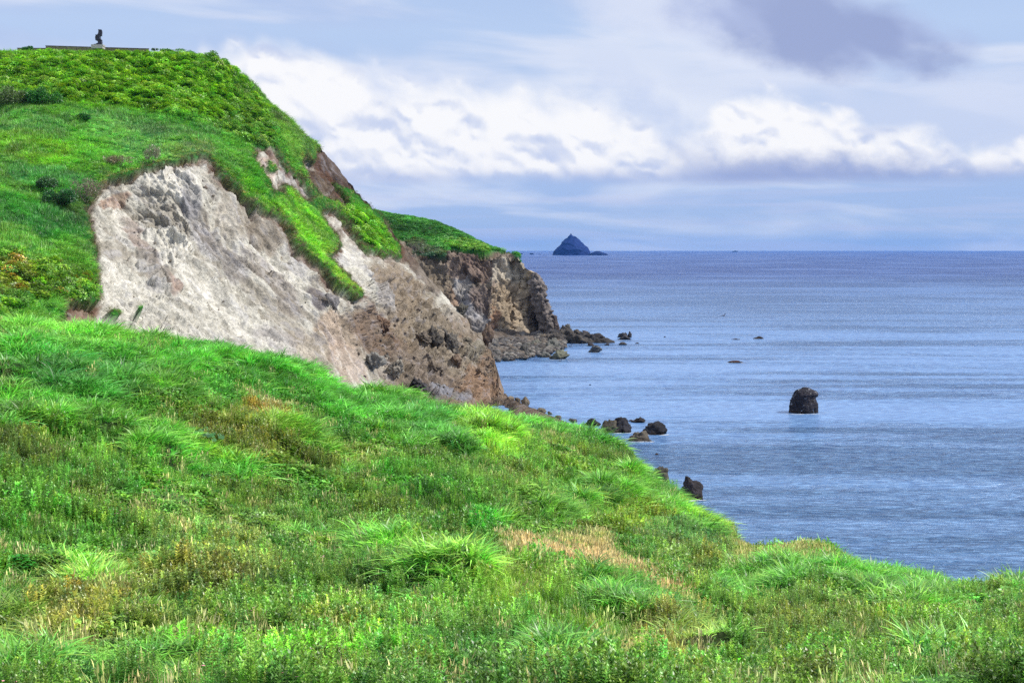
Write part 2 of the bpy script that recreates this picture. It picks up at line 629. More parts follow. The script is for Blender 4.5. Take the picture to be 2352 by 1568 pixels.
# wind streaks, long across the view, wider apart with distance from shore
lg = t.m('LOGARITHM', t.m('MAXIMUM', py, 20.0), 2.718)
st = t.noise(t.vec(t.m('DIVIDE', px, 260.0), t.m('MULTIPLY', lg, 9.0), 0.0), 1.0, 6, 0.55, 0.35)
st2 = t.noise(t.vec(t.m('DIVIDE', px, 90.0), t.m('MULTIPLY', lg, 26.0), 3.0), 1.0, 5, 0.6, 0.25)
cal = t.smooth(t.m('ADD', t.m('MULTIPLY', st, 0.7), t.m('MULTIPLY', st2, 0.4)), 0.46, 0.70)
far = t.smooth(py, 400.0, 2500.0)
near = t.m('SUBTRACT', 1.0, t.smooth(py, 140.0, 420.0))
b = t.new('ShaderNodeBsdfPrincipled')
deep = t.mix(near, L4((40, 84, 142), 1.0), L4((46, 96, 146), 1.0))
deep = t.mix(far, deep, L4((6, 46, 126), 1.0))
wv1 = t.noise(t.vec(t.m('MULTIPLY', px, 0.3), t.m('MULTIPLY', py, 0.8), 0.0), 1.0, 6, 0.6, 0.6)
wv2 = t.noise(t.vec(t.m('MULTIPLY', px, 0.05), t.m('MULTIPLY', py, 0.12), 4.0), 1.0, 5, 0.6, 0.5)
deep = t.mix(t.m('MULTIPLY', t.smooth(wv1, 0.35, 0.7), t.m('SUBTRACT', 1.0, t.m('MULTIPLY', far, 0.6))), deep, L4((118, 162, 208), 1.0))  # paler crests painted into the base colour to lift ripple contrast
t.l.new(deep, b.inputs['Base Color'])
b.inputs['IOR'].default_value = 1.333
t.l.new(t.m('ADD', 0.26, t.m('MULTIPLY', far, 0.05)), b.inputs['Roughness'])
t.l.new(t.m('SUBTRACT', 0.5, t.m('MULTIPLY', far, 0.25)), b.inputs['Specular IOR Level'])
hgt = t.m('ADD', t.m('MULTIPLY', wv1, 1.0), t.m('MULTIPLY', wv2, 3.0))
bp = t.new('ShaderNodeBump')
bp.inputs['Distance'].default_value = 4.0
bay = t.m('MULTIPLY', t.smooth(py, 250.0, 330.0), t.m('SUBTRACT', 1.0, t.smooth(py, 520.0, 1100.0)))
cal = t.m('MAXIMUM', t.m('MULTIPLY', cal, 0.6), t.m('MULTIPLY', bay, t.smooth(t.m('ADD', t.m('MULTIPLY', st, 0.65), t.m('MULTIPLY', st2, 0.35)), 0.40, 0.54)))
deep = t.mix(t.m('MULTIPLY', cal, 0.26), deep, L4((150, 178, 218), 1.0))  # calm patches paler: sky sheen painted into the base colour
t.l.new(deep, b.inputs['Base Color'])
stg = t.m('SUBTRACT', 1.0, t.m('MULTIPLY', cal, 0.72))
t.l.new(stg, bp.inputs['Strength'])
t.l.new(hgt, bp.inputs['Height'])
t.l.new(bp.outputs[0], b.inputs['Normal'])
t.l.new(b.outputs[0], o.inputs[0])
SEA_FAR = 40000.0
xs = np.array([-42000, -6000, -1500, -500, -150, 150, 500, 1500, 6000, 42000.0])
ys = np.array([-400, 0, 60, 150, 300, 600, 1500, 5000, 14000, SEA_FAR])
gx, gy = np.meshgrid(xs, ys)
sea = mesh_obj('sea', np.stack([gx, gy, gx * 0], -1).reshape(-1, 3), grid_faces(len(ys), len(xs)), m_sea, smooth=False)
tag(sea, kind='structure')

# ================================================================== HILL WITH THE WHITE CLIFF
HILL_SIL = np.array([(-500, 121), (0, 121), (90, 121), (150, 120), (350, 122), (430, 124), (500, 137), (540, 160), (580, 190), (620, 234), (660, 272), (700, 309),
                     (740, 340), (770, 374), (800, 412), (840, 452), (880, 488), (892, 510), (915, 545), (930, 566), (953, 590), (975, 622), (996, 648), (1020, 675),
                     (1043, 703), (1076, 734), (1089, 757), (1116, 787), (1130, 806), (1140, 840), (1145, 855), (1147, 885), (1160, 905), (1185, 920), (1230, 940),
                     (1300, 968), (1400, 1015), (1500, 1070), (1600, 1150)], float)
HILL_PTS = [(-500, 112, 395), (0, 112, 400), (300, 112, 405), (510, 130, 412), (-500, 250, 335), (0, 250, 350), (100, 240, 352), (300, 260, 360), (500, 290, 372),
            (630, 320, 385), (0, 450, 290), (0, 600, 255), (0, 720, 222), (-500, 450, 265), (-500, 720, 200), (-500, 900, 165), (0, 900, 180),
            (200, 480, 300), (260, 400, 318), (440, 355, 335), (500, 370, 342), (240, 740, 250), (225, 690, 255), (300, 500, 312), (300, 740, 258),
            (400, 600, 292), (500, 790, 268), (560, 560, 320), (640, 480, 345), (700, 700, 315), (800, 880, 297), (830, 680, 342), (740, 560, 355),
            (620, 230, 425), (740, 340, 425), (800, 410, 427), (880, 490, 430), (930, 580, 425), (1000, 660, 422), (1060, 720, 415), (1130, 790, 406),
            (1145, 850, 388), (1150, 930, 362), (1000, 930, 335), (900, 950, 312), (950, 800, 365), (1000, 740, 392), (900, 700, 378), (850, 800, 330),
            (700, 430, 390), (800, 530, 398), (500, 1000, 215), (1100, 1000, 318), (1200, 990, 318), (1185, 920, 368), (1240, 945, 346), (1300, 972, 322), (1400, 1020, 288),
            (1500, 1080, 254), (1300, 1020, 300), (1400, 1080, 268)]
Dh = Depth(HILL_PTS)

ROCK_POLYS = [
    [(200, 478), (225, 440), (245, 412), (262, 405), (300, 395), (340, 378), (385, 364), (430, 357), (480, 358), (500, 385), (516, 402), (542, 425), (575, 445), (601, 472),
     (641, 492), (661, 508), (674, 548), (700, 574), (720, 594), (740, 614), (766, 643), (799, 666), (818, 686), (832, 684), (828, 666), (805, 639), (779, 610), (753, 583),
     (779, 573), (783, 544), (766, 524), (743, 498), (746, 478), (766, 481), (795, 504), (819, 537), (845, 572), (888, 584), (927, 591), (918, 562), (897, 534), (882, 508),
     (884, 480), (1000, 540), (1250, 780), (1700, 1100), (1700, 1300), (150, 1300), (140, 740), (150, 715), (165, 690), (190, 685), (228, 692), (228, 650), (222, 600), (216, 550), (212, 510)],
    [(595, 340), (628, 338), (641, 356), (657, 386), (687, 412), (716, 452), (700, 452), (670, 427), (654, 411), (647, 432), (638, 435), (614, 399), (595, 365)],
    [(738, 348), (760, 335), (820, 400), (870, 440), (900, 485), (878, 482), (845, 458), (812, 430), (779, 411), (750, 398), (733, 372)],
    [(705, 363), (726, 381), (746, 397), (766, 417), (795, 456), (799, 469), (772, 460), (746, 441), (720, 408)],
]
GREEN_SPOTS = [(264, 716, 9, 12, 0), (319, 719, 9, 4, 0), (630, 378, 12, 10, 40)]


def hill_rock(u, v, P):
    """>0 where the hill is bare, in photo units from the edge"""
    wu = u + 5 * fbm(P * 0.2, 3, 31) + 4 * fbm(P * 0.7, 2, 32)
    wv = v + 5 * fbm(P * 0.2, 3, 33) + 4 * fbm(P * 0.7, 2, 34)
    sd = np.full(u.shape, -1e9)
    for k, pl in enumerate(ROCK_POLYS):
        sd = np.maximum(sd, poly_sd(wu, wv, pl) + (0, 5, 8, 7)[k])
    for g in GREEN_SPOTS:
        r = blobw(wu, wv, g)
        sd = np.where(r < 1, -4.0, sd)
    return sd


def zone_colour(u, v, P, base, zones):
    wu = u + 16 * fbm(P * 0.06, 3, 41) + 7 * fbm(P * 0.3, 3, 42)
    wv = v + 16 * fbm(P * 0.06, 3, 43) + 7 * fbm(P * 0.3, 3, 44)
    c = np.broadcast_to(lin(base), u.shape + (3,)).copy()
    for z in zones:
        k = sstep(blobw(wu, wv, z), 1.25, 0.6)[..., None] * z[6]
        c = c * (1 - k) + lin(z[5]) * k
    return c


# direction the gullies run (down the slope) and across it
G_DN = np.array([0.60, -0.36, -0.72])
G_ST = np.array([0.52, 0.85, 0.0])
G_N = np.cross(G_DN, G_ST)

W, T_, BR, GR, DK, OR = (214, 208, 200), (176, 158, 138), (150, 134, 112), (168, 166, 168), (92, 86, 84), (176, 142, 112)
HILL_ZONES = [
    (1040, 860, 190, 130, 45, (138, 120, 102), 1.0), (940, 700, 130, 60, 55, (150, 134, 114), 0.95), (860, 640, 90, 20, 57, (176, 172, 168), 0.7), (1010, 780, 95, 55, 50, (150, 138, 120), 0.8),
    (790, 760, 60, 45, 40, OR, 0.55), (735, 800, 80, 40, 40, (190, 178, 160), 0.8), (820, 830, 60, 40, 50, (184, 164, 146), 0.8),
    (870, 760, 40, 75, -35, (120, 98, 80), 0.9), (960, 860, 80, 60, 40, (140, 128, 116), 0.6), (1100, 880, 50, 60, 30, (156, 128, 104), 0.8), (1040, 910, 60, 22, 15, (138, 138, 144), 0.9),
    (740, 678, 20, 38, -30, (112, 104, 106), 0.85), (640, 640, 26, 110, -40, (150, 140, 134), 0.6), (470, 500, 18, 70, -40, (150, 142, 132), 0.7), (450, 455, 30, 60, -20, (140, 138, 140), 0.75),  # first entry paints in the shade of the hollow left of the spur
    (330, 540, 16, 90, -38, (160, 142, 130), 0.8), (560, 500, 50, 45, 30, (150, 138, 122), 0.6), (620, 530, 30, 40, -40, (132, 118, 104), 0.6), (700, 600, 26, 30, -40, (170, 166, 166), 0.5),
    (405, 640, 14, 35, -30, (168, 142, 128), 0.8), (520, 570, 30, 80, -45, (176, 172, 172), 0.7), (360, 610, 30, 60, -30, (178, 174, 168), 0.7), (190, 715, 50, 26, 0, (150, 124, 106), 1.0),
    (640, 760, 60, 18, 25, (172, 166, 162), 0.7), (770, 560, 26, 50, -38, (184, 182, 182), 0.5), (265, 440, 40, 12, -30, (170, 140, 120), 0.8),
    (620, 370, 26, 30, -40, (196, 172, 156), 0.8), (680, 420, 18, 40, -45, (184, 180, 176), 0.8), (805, 410, 105, 34, 50, (96, 82, 74), 1.0), (757, 420, 60, 15, 50, (88, 72, 62), 1.0),
    (935, 570, 55, 14, 55, (98, 80, 70), 1.0), (985, 640, 60, 12, 50, (108, 92, 80), 0.8), (1090, 800, 30, 30, 0, (150, 146, 130), 0.7), (1250, 960, 120, 40, 20, (120, 104, 88), 1.0),
]
HILL_GREEN = [  # tint of the ground cover
    (300, 190, 360, 85, 8, (78, 160, 8), 1.0), (250, 300, 300, 40, 5, (74, 160, 60), 1.0), (330, 330, 160, 40, 12, (90, 170, 84), 0.8), (60, 340, 110, 40, 5, (98, 176, 40), 0.7),
    (90, 500, 150, 45, 12, (40, 140, 44), 0.9), (60, 560, 90, 25, 10, (90, 176, 60), 0.8), (70, 640, 150, 50, 0, (70, 140, 30), 1.0), (20, 640, 60, 40, 0, (100, 134, 34), 0.6),
    (660, 490, 45, 150, -45, (96, 176, 40), 0.9), (600, 420, 30, 60, -45, (40, 138, 26), 0.8), (840, 520, 40, 110, -50, (84, 170, 30), 0.9), (700, 330, 40, 130, -42, (84, 150, 56), 0.9),
    (580, 260, 30, 90, -38, (70, 140, 40), 0.7), (430, 340, 60, 18, 5, (104, 158, 84), 0.7), (200, 460, 60, 60, 0, (60, 110, 60), 0.7), (120, 400, 110, 26, 10, (60, 160, 70), 0.8), (800, 640, 16, 50, -45, (116, 186, 50), 0.9),
]


def hill_sheet():
    ucol = np.concatenate([np.arange(-500, 0, 8.0), np.arange(0, 1180, 2.1), np.arange(1180, 1322, 2.5)])
    sil = np.interp(ucol, HILL_SIL[:, 0], HILL_SIL[:, 1])
    # a rougher crest where the crest is bare rock
    bot = np.interp(ucol, [-500, 0, 230, 500, 800, 1100, 1200, 1300, 1500, 1600], [860, 830, 830, 880, 980, 1010, 1000, 1030, 1130, 1200])
    nr = 400
    s = np.linspace(0, 1, nr)
    V = sil[None] + (bot - sil)[None] * s[:, None]
    U = np.broadcast_to(ucol[None], V.shape)
    D = Dh(U, V)
    zz = 1.6 * (1 - s[:, None]) ** 0.7 - 1.3 * s[:, None] + 0 * U
    ap = sstep(U, 1150, 1190)
    D = D * (1 - ap) + (H - zz) * F / (V - V0) * ap
    P = P3(U, V, D)
    # rows going back from the crest (hidden side) and rows below the toe
    top = P[0]
    back = []
    plate = sstep(ucol, 620, 430)          # the summit is a plateau, the rest falls away to the sea
    for dd in (3, 8, 16, 30, 55, 95):
        q = top.copy()
        q[:, 1] += dd
        q[:, 0] = top[:, 0] + np.where(ucol > 500, dd * 0.25, 0) 
        fall = (1 - plate) * (dd * 0.95) + plate * dd * 0.015
        q[:, 2] = np.maximum(top[:, 2] - fall, -4)
        back.append(q)
    toe = []
    for k, dz in ((0.97, 5), (0.92, 14), (0.85, 40)):
        q = P[-1].copy() * np.array([k, k, 1])
        q[:, 2] = np.maximum(P[-1][:, 2] - dz, -4)
        toe.append(q)
    nb = len(back)
    Pall = np.concatenate([np.array(back[::-1]), P, np.array(toe)], 0)
    N = grid_normals(Pall)
    UU, VV = proj(Pall)
    UU = np.concatenate([np.repeat(U[:1], nb, 0), U, np.repeat(U[-1:], len(toe), 0)], 0)
    VV = np.concatenate([np.repeat(V[:1], nb, 0), V, np.repeat(V[-1:], len(toe), 0)], 0)
    sd = hill_rock(UU, VV, Pall)
    rk = sstep(sd, -1.5, 3.5)
    # slope-aligned coordinates
    q = np.stack([Pall @ G_ST, Pall @ G_DN, Pall @ G_N], -1)
    warp = np.stack([fbm(Pall * 0.05, 3, 51), fbm(Pall * 0.05, 3, 52), fbm(Pall * 0.05, 3, 53)], -1)
    q1 = (q + warp * 7) * np.array([1 / 9.0, 1 / 46.0, 1 / 14.0])
    gul = ridged(q1, 4, 60)
    q2 = (q + warp * 4) * np.array([1 / 3.2, 1 / 11.0, 1 / 4.0])
    med = ridged(q2, 4, 64)
    fine = fbm((q + warp * 2) * np.array([0.9, 0.35, 0.9]), 4, 68, 0.6)
    # blocky rock zone by the water
    blk = sstep(blobw(UU, VV, (985, 790, 250, 115, 50)), 1.3, 0.6)
    blk = np.maximum(blk, sstep(UU, 1150, 1190))
    c1, c2, cr = cells(Pall / 9.0 + warp * 0.4, 3)
    e1, e2, er = cells(Pall / 3.4 + warp * 0.5, 7)
    big = ridged(Pall / 17.0 + warp * 0.5, 4, 95)
    block = (0.55 - c1) * 1.6 + big * 1.9 + facet(Pall + warp * 1.5, 6.0, 5) * 2.4 + facet(Pall + warp, 2.6, 6) * 1.7 + facet(Pall, 1.2, 8) * 0.9
    qs = q * np.array([1.0, 0.42, 1.0]) + warp * 2
    disp = gul * 1.8 + med * 1.0 + fine * 0.4 + facet(qs, 3.0, 15) * 1.0 + facet(qs, 1.2, 16) * 0.5 - 2.7
    fineb = fbm(Pall * 0.8, 4, 69, 0.6)
    disp = disp * (1 - blk) + (block + fineb * 0.6 + gul * 0.3 - 1.9) * blk
    up = np.clip(VV - np.interp(UU, HILL_SIL[:, 0], HILL_SIL[:, 1]), 0, 200)
    crest_fade = 0.25 + 0.75 * sstep(up, 0, 40)
    mound = fbm(Pall * 0.06, 4, 71) * 1.3 + fbm(Pall * 0.25, 3, 72) * 0.45
    d = rk * disp * crest_fade * (1 - 0.75 * sstep(UU, 1150, 1190)) + (1 - rk) * mound * (0.15 + 0.85 * sstep(up, 0, 60))
    # overhanging turf lip along the break
    lip = np.exp(-((sd - 1.0) / 4.0) ** 2)
    d = d + lip * (1 - rk) * 0.3 - rk * sstep(sd, 16, 2) * 1.3 * sstep(UU, 1000, 900)
    vw = Pall - np.array([0, 0, H])
    vw /= np.linalg.norm(vw, axis=-1, keepdims=True)
    facing = np.abs((vw * N).sum(-1))
    for _ in range(6):      # even the factor out so the relief fades gently on raking slopes
        facing[1:-1, 1:-1] = 0.25 * (facing[:-2, 1:-1] + facing[2:, 1:-1] + facing[1:-1, :-2] + facing[1:-1, 2:])
    d = np.where(rk > 0.01, d * np.clip(0.25 + 1.9 * facing, 0.25, 1.0), d)
    Pd = Pall + N * d[..., None]
    # colour
    c = zone_colour(UU, VV, Pall, (205, 200, 186), HILL_ZONES)
    mot = fbm((q + warp * 6) * np.array([1 / 8.0, 1 / 44.0, 1 / 10.0]), 5, 81, 0.6) * 0.75 + fbm((q + warp * 5) * np.array([1 / 3.0, 1 / 9.0, 1 / 4.0]), 4, 83, 0.6) * 0.45
    mot2 = fbm((q + warp * 3) * np.array([0.7, 0.22, 0.7]), 4, 86, 0.65)
    mot2 = mot2 * (1 - blk) + fbm(Pall * 0.55, 5, 87, 0.65) * blk
    mot = mot * (1 - 0.6 * blk) + fbm(Pall * 0.16, 5, 88, 0.62) * blk * 0.6
    brown = lin((156, 142, 122)) 
    white = lin((236, 230, 216))
    greyb = lin((150, 150, 158))
    k1 = (sstep(mot, 0.05, 0.45) * 0.8)[..., None]
    c = c * (1 - k1) + (c * 0.32 + brown * 0.44) * k1
    k2 = (sstep(-mot, 0.05, 0.4) * 0.5 * (1 - blk))[..., None] * sstep(c.mean(-1), 0.25, 0.45)[..., None]
    c = c * (1 - k2) + white * k2
    k3 = (sstep(mot2, 0.15, 0.6) * 0.4)[..., None]
    c = c * (1 - k3) + greyb * 0.75 * k3
    c = c * (1 + 0.30 * mot2[..., None] * np.array([1, 1.0, 1.0]))
    # soil band under the turf
    band = (sstep(sd, -3, 1) * sstep(sd, 19, 7) * (0.7 + 0.5 * fbm(Pall * 0.3, 3, 90)))[..., None].clip(0, 1)
    c = c * (1 - band * 0.9) + lin((98, 68, 52)) * band * 0.9
    g = zone_colour(UU, VV, Pall, (60, 140, 44), HILL_GREEN) * 0.42
    col_ = g * (1 - rk[..., None]) + c * 0.84 * rk[..., None]
    col_ = np.clip(col_, 0.004, 0.9)
    nr2, nc2 = Pd.shape[:2]
    ob = mesh_obj('cliff_hill', Pd.reshape(-1, 3), grid_faces(nr2, nc2), M_ROCKFACE, cols={'col': col_.reshape(-1, 3)})
    tag(ob, kind='structure')
    return dict(P=Pd, U=UU, V=VV, rock=rk, sd=sd, N=N, nb=nb, nr=nr)


HILL = hill_sheet()

# ================================================================== FAR HEADLAND
FAR_SIL = np.array([(780, 478), (860, 486), (900, 495), (950, 501), (1000, 512), (1060, 537), (1130, 571), (1160, 575), (1190, 584), (1196, 600), (1212, 615), (1232, 626), (1245, 648),
                    (1252, 690), (1262, 728), (1274, 746), (1284, 757), (1300, 764), (1330, 770), (1360, 776), (1400, 786), (1430, 800)], float)


def Df(u, v):
    """distance of the far headland: turf top, rim, cliff foot, then the shingle beach"""
    u, v = np.broadcast_arrays(np.asarray(u, float), np.asarray(v, float))
    ip = lambda xs: np.interp(u, [x for x, _ in xs], [y for _, y in xs])
    sv = np.interp(u, FAR_SIL[:, 0], FAR_SIL[:, 1])
    rv = np.maximum(ip([(780, 570), (925, 574), (990, 590), (1030, 584), (1130, 582), (1190, 590), (1200, 606), (1300, 700)]), sv + 2)
    rv = np.where(u > 1200, sv + 2, rv)
    fv = np.maximum(ip([(780, 772), (1130, 772), (1200, 768), (1260, 758), (1290, 764)]), sv + 4)
    fv = np.where(u > 1280, sv + 4, fv)
    sdp = ip([(780, 748), (1000, 735), (1130, 708), (1190, 682), (1215, 668), (1290, 652), (1300, 645)])
    rd = ip([(780, 690), (1000, 682), (1130, 674), (1190, 672), (1200, 668), (1290, 650)])
    fd = (H - 1.4) * F / (fv - V0)
    bot = ip([(780, 838), (1100, 838), (1250, 828), (1290, 815), (1320, 802), (1432, 802)])
    t1 = np.clip((v - sv) / np.maximum(rv - sv, 1), 0, 1)
    t2 = np.clip((v - rv) / np.maximum(fv - rv, 1), 0, 1)
    t3 = np.clip((v - fv) / np.maximum(bot - fv, 1), 0, 1)
    z = 1.4 - 0.9 * t3 - 2.0 * np.clip((t3 - 0.68) / 0.32, 0, 1)
    d = np.where(v < rv, sdp + (rd - sdp) * t1, np.where(v < fv, rd + (fd - rd) * t2 ** 0.9, (H - z) * F / (v - V0)))
    wb = (H + 0.6) * F / (bot - V0)
    lin_d = sdp + (wb - sdp) * np.clip((v - sv) / np.maximum(bot - sv, 1), 0, 1)
    k = sstep(u, 1272, 1300)
    return d * (1 - k) + lin_d * k


FAR_ROCK = [[(925, 560), (960, 578), (990, 590), (1022, 592), (1030, 568), (1060, 570), (1100, 580), (1135, 578), (1165, 574), (1188, 590), (1300, 560), (1500, 800), (1500, 1000), (800, 1000), (800, 620)]]
FAR_ZONES = [(1070, 660, 38, 60, -30, (150, 148, 148), 0.7), (1100, 720, 30, 60, -28, (140, 138, 140), 0.7), (1045, 600, 40, 30, -40, (126, 110, 98), 0.9), (1110, 665, 38, 42, -30, (120, 106, 98), 0.9),
             (1035, 690, 16, 45, -25, (164, 136, 114), 0.8), (1100, 600, 50, 22, 10, (108, 88, 80), 0.7), (1160, 615, 40, 30, 20, (184, 174, 156), 0.8), (1170, 690, 50, 60, -20, (166, 148, 124), 0.8),
             (1135, 735, 12, 50, 5, (128, 98, 78), 0.8), (1240, 690, 26, 90, -10, (126, 116, 108), 0.9), (1215, 640, 30, 30, 20, (176, 160, 134), 0.7), (1200, 768, 90, 12, 0, (92, 80, 74), 0.7),
             (1160, 800, 140, 20, 0, (138, 132, 126), 1.0), (1350, 790, 90, 25, 0, (74, 68, 64), 1.0), (1220, 785, 80, 14, 0, (110, 100, 92), 0.9), (1000, 640, 24, 60, -30, (120, 108, 92), 0.8)]
FAR_GREEN = [(1000, 540, 200, 30, 20, (48, 140, 52), 1.0), (970, 575, 60, 16, 10, (70, 110, 70), 0.9), (1080, 570, 80, 10, 20, (84, 160, 50), 0.8)]


def far_sheet():
    ucol = np.arange(780, 1396, 1.9)
    sil = np.interp(ucol, FAR_SIL[:, 0], FAR_SIL[:, 1])
    bot = np.interp(ucol, [780, 1100, 1250, 1290, 1320, 1432], [790, 838, 828, 806, 796, 802])
    nr = 230
    s = np.linspace(0, 1, nr)
    V = sil[None] + (bot - sil)[None] * s[:, None]
    U = np.broadcast_to(ucol[None], V.shape)
    P = P3(U, V, Df(U, V))
    top = P[0]
    back = []
    for dd in (4, 12, 30, 60):
        q_ = top.copy()
        q_[:, 1] += dd
        q_[:, 2] = np.maximum(top[:, 2] - dd * np.interp(ucol, [900, 1150, 1200], [0.05, 0.25, 1.0]), -4)
        back.append(q_)
    toe = []
    for k, dz in ((0.985, 1.2), (0.95, 6)):
        q_ = P[-1].copy() * np.array([k, k, 1])
        q_[:, 2] = np.maximum(P[-1][:, 2] - dz, -3)
        toe.append(q_)
    nb = len(back)
    Pall = np.concatenate([np.array(back[::-1]), P, np.array(toe)], 0)
    UU = np.concatenate([np.repeat(U[:1], nb, 0), U, np.repeat(U[-1:], len(toe), 0)], 0)
    VV = np.concatenate([np.repeat(V[:1], nb, 0), V, np.repeat(V[-1:], len(toe), 0)], 0)
    N = grid_normals(Pall)
    wu = UU + 4 * fbm(Pall * 0.15, 3, 131)
    wv = VV + 3 * fbm(Pall * 0.15, 3, 133)
    sd = poly_sd(wu, wv, FAR_ROCK[0])
    rk = sstep(sd, -1, 1.5)
    beach = sstep(Pall[..., 2], 6.0, 2.0)
    dn = np.array([0.35, -0.25, -0.9])
    st_ = np.array([0.9, 0.3, 0.3])
    nn = np.cross(dn, st_)
    q = np.stack([Pall @ st_, Pall @ dn, Pall @ nn], -1)
    warp = np.stack([fbm(Pall * 0.04, 3, 151), fbm(Pall * 0.04, 3, 152), fbm(Pall * 0.04, 3, 153)], -1)
    gul = ridged((q + warp * 9) * np.array([1 / 14.0, 1 / 50.0, 1 / 16.0]), 4, 160)
    med = ridged((q + warp * 5) * np.array([1 / 4.5, 1 / 11.0, 1 / 5.0]), 4, 164)
    fine = fbm(q * np.array([0.6, 0.35, 0.6]), 4, 168, 0.6)
    c1, c2, cr = cells(Pall / 10.0 + warp * 0.4, 13)
    big = ridged((q + warp * 9) * np.array([1 / 30.0, 1 / 90.0, 1 / 30.0]), 3, 191)
    disp = big * 3.2 + gul * 2.2 + med * 1.2 + fine * 0.7 + facet(Pall + warp * 4, 8.0, 25) * 3.2 + facet(Pall + warp * 2, 3.2, 26) * 1.7 - 5.0
    up = np.clip(VV - np.interp(UU, FAR_SIL[:, 0], FAR_SIL[:, 1]), 0, 200)
    d = rk * disp * (0.2 + 0.8 * sstep(up, 0, 18)) * (1 - 0.55 * sstep(UU, 1190, 1235)) * (1 - beach * 0.9 * (1 - 0.75 * sstep(UU, 1280, 1300))) + (1 - rk) * fbm(Pall * 0.08, 4, 171) * 1.2 * sstep(up, 0, 12)
    Pd = Pall + N * d[..., None]
    c = zone_colour(UU, VV, Pall, (142, 130, 114), FAR_ZONES)
    mot = fbm((q + warp * 5) * np.array([1 / 5.0, 1 / 14.0, 1 / 6.0]), 5, 181, 0.62)
    mot2 = fbm(q * np.array([0.5, 0.25, 0.5]), 4, 186, 0.65)
    c = c * (1 + 0.5 * mot[..., None] + 0.35 * mot2[..., None])
    band = (sstep(sd, 0, 1) * sstep(sd, 7, 2))[..., None]
    c = c * (1 - band * 0.7) + lin((84, 66, 54)) * band * 0.7
    g = zone_colour(UU, VV, Pall, (48, 140, 50), FAR_GREEN) * 0.42
    col_ = np.clip(g * (1 - rk[..., None]) + c * 0.84 * rk[..., None], 0.004, 0.9)
    ob = mesh_obj('far_headland', Pd.reshape(-1, 3), grid_faces(*Pd.shape[:2]), M_ROCKFACE, cols={'col': col_.reshape(-1, 3)})
    tag(ob, kind='structure')
    return dict(P=Pd, U=UU, V=VV, rock=rk, sd=sd, N=N, nb=nb, nr=nr)


FAR = far_sheet()

# ================================================================== FOREGROUND FIELD
FG_SIL = np.array([(-700, 700), (0, 738), (60, 740), (130, 750), (230, 754), (290, 770), (340, 768), (430, 782), (500, 794), (580, 820), (650, 838), (700, 844), (740, 868), (800, 898),
                   (850, 900), (900, 904), (960, 924), (1020, 944), (1080, 954), (1130, 948), (1180, 954), (1240, 968), (1290, 975), (1330, 980), (1380, 1004), (1420, 1020), (1440, 1040),
                   (1455, 1062), (1500, 1095), (1540, 1115), (1570, 1158), (1600, 1170), (1640, 1195), (1680, 1222), (1700, 1250), (1740, 1258), (1800, 1256), (1880, 1260), (1920, 1272),
                   (1960, 1292), (2020, 1308), (2100, 1322), (2180, 1336), (2210, 1348), (2260, 1348), (2300, 1348), (2352, 1335), (2600, 1345), (3100, 1370)], float)
FG_SIL[:, 1] += np.interp(FG_SIL[:, 0], [1100, 1200, 1450, 1600, 1700, 1800, 2352], [2, 9, 10, 14, 8, 6, 4])
FG_PTS = [(-700, 700, 130), (0, 735, 130), (230, 750, 132), (400, 780, 138), (700, 840, 146), (850, 897, 150), (1020, 940, 156), (1200, 955, 164), (1330, 980, 166), (1430, 1030, 160), (1540, 1112, 148),
          (1620, 1180, 138), (1700, 1248, 128), (1800, 1256, 120), (1900, 1268, 116), (2020, 1310, 108), (2200, 1345, 104), (2352, 1335, 108), (3100, 1370, 104),
          (0, 1000, 84), (-700, 1000, 80), (300, 950, 98), (600, 1000, 104), (900, 1040, 116), (1300, 1040, 141), (1100, 1000, 136), (1450, 1150, 125), (1000, 1200, 87), (600, 1200, 83), (200, 1200, 72), (-700, 1200, 66),
          (1300, 1220, 98), (1600, 1230, 118), (1400, 1300, 86), (1600, 1330, 90), (1750, 1430, 75), (2050, 1400, 82), (2300, 1500, 64), (3100, 1500, 66), (200, 1400, 54), (1000, 1400, 58), (1400, 1440, 64), (600, 1400, 56), (-700, 1400, 52),
          (0, 1568, 44), (600, 1568, 44), (1200, 1568, 45), (1800, 1568, 50), (2352, 1568, 54), (-700, 1568, 42), (3100, 1568, 54), (850, 1270, 78)]
Dg = Depth(FG_PTS, 80.0)

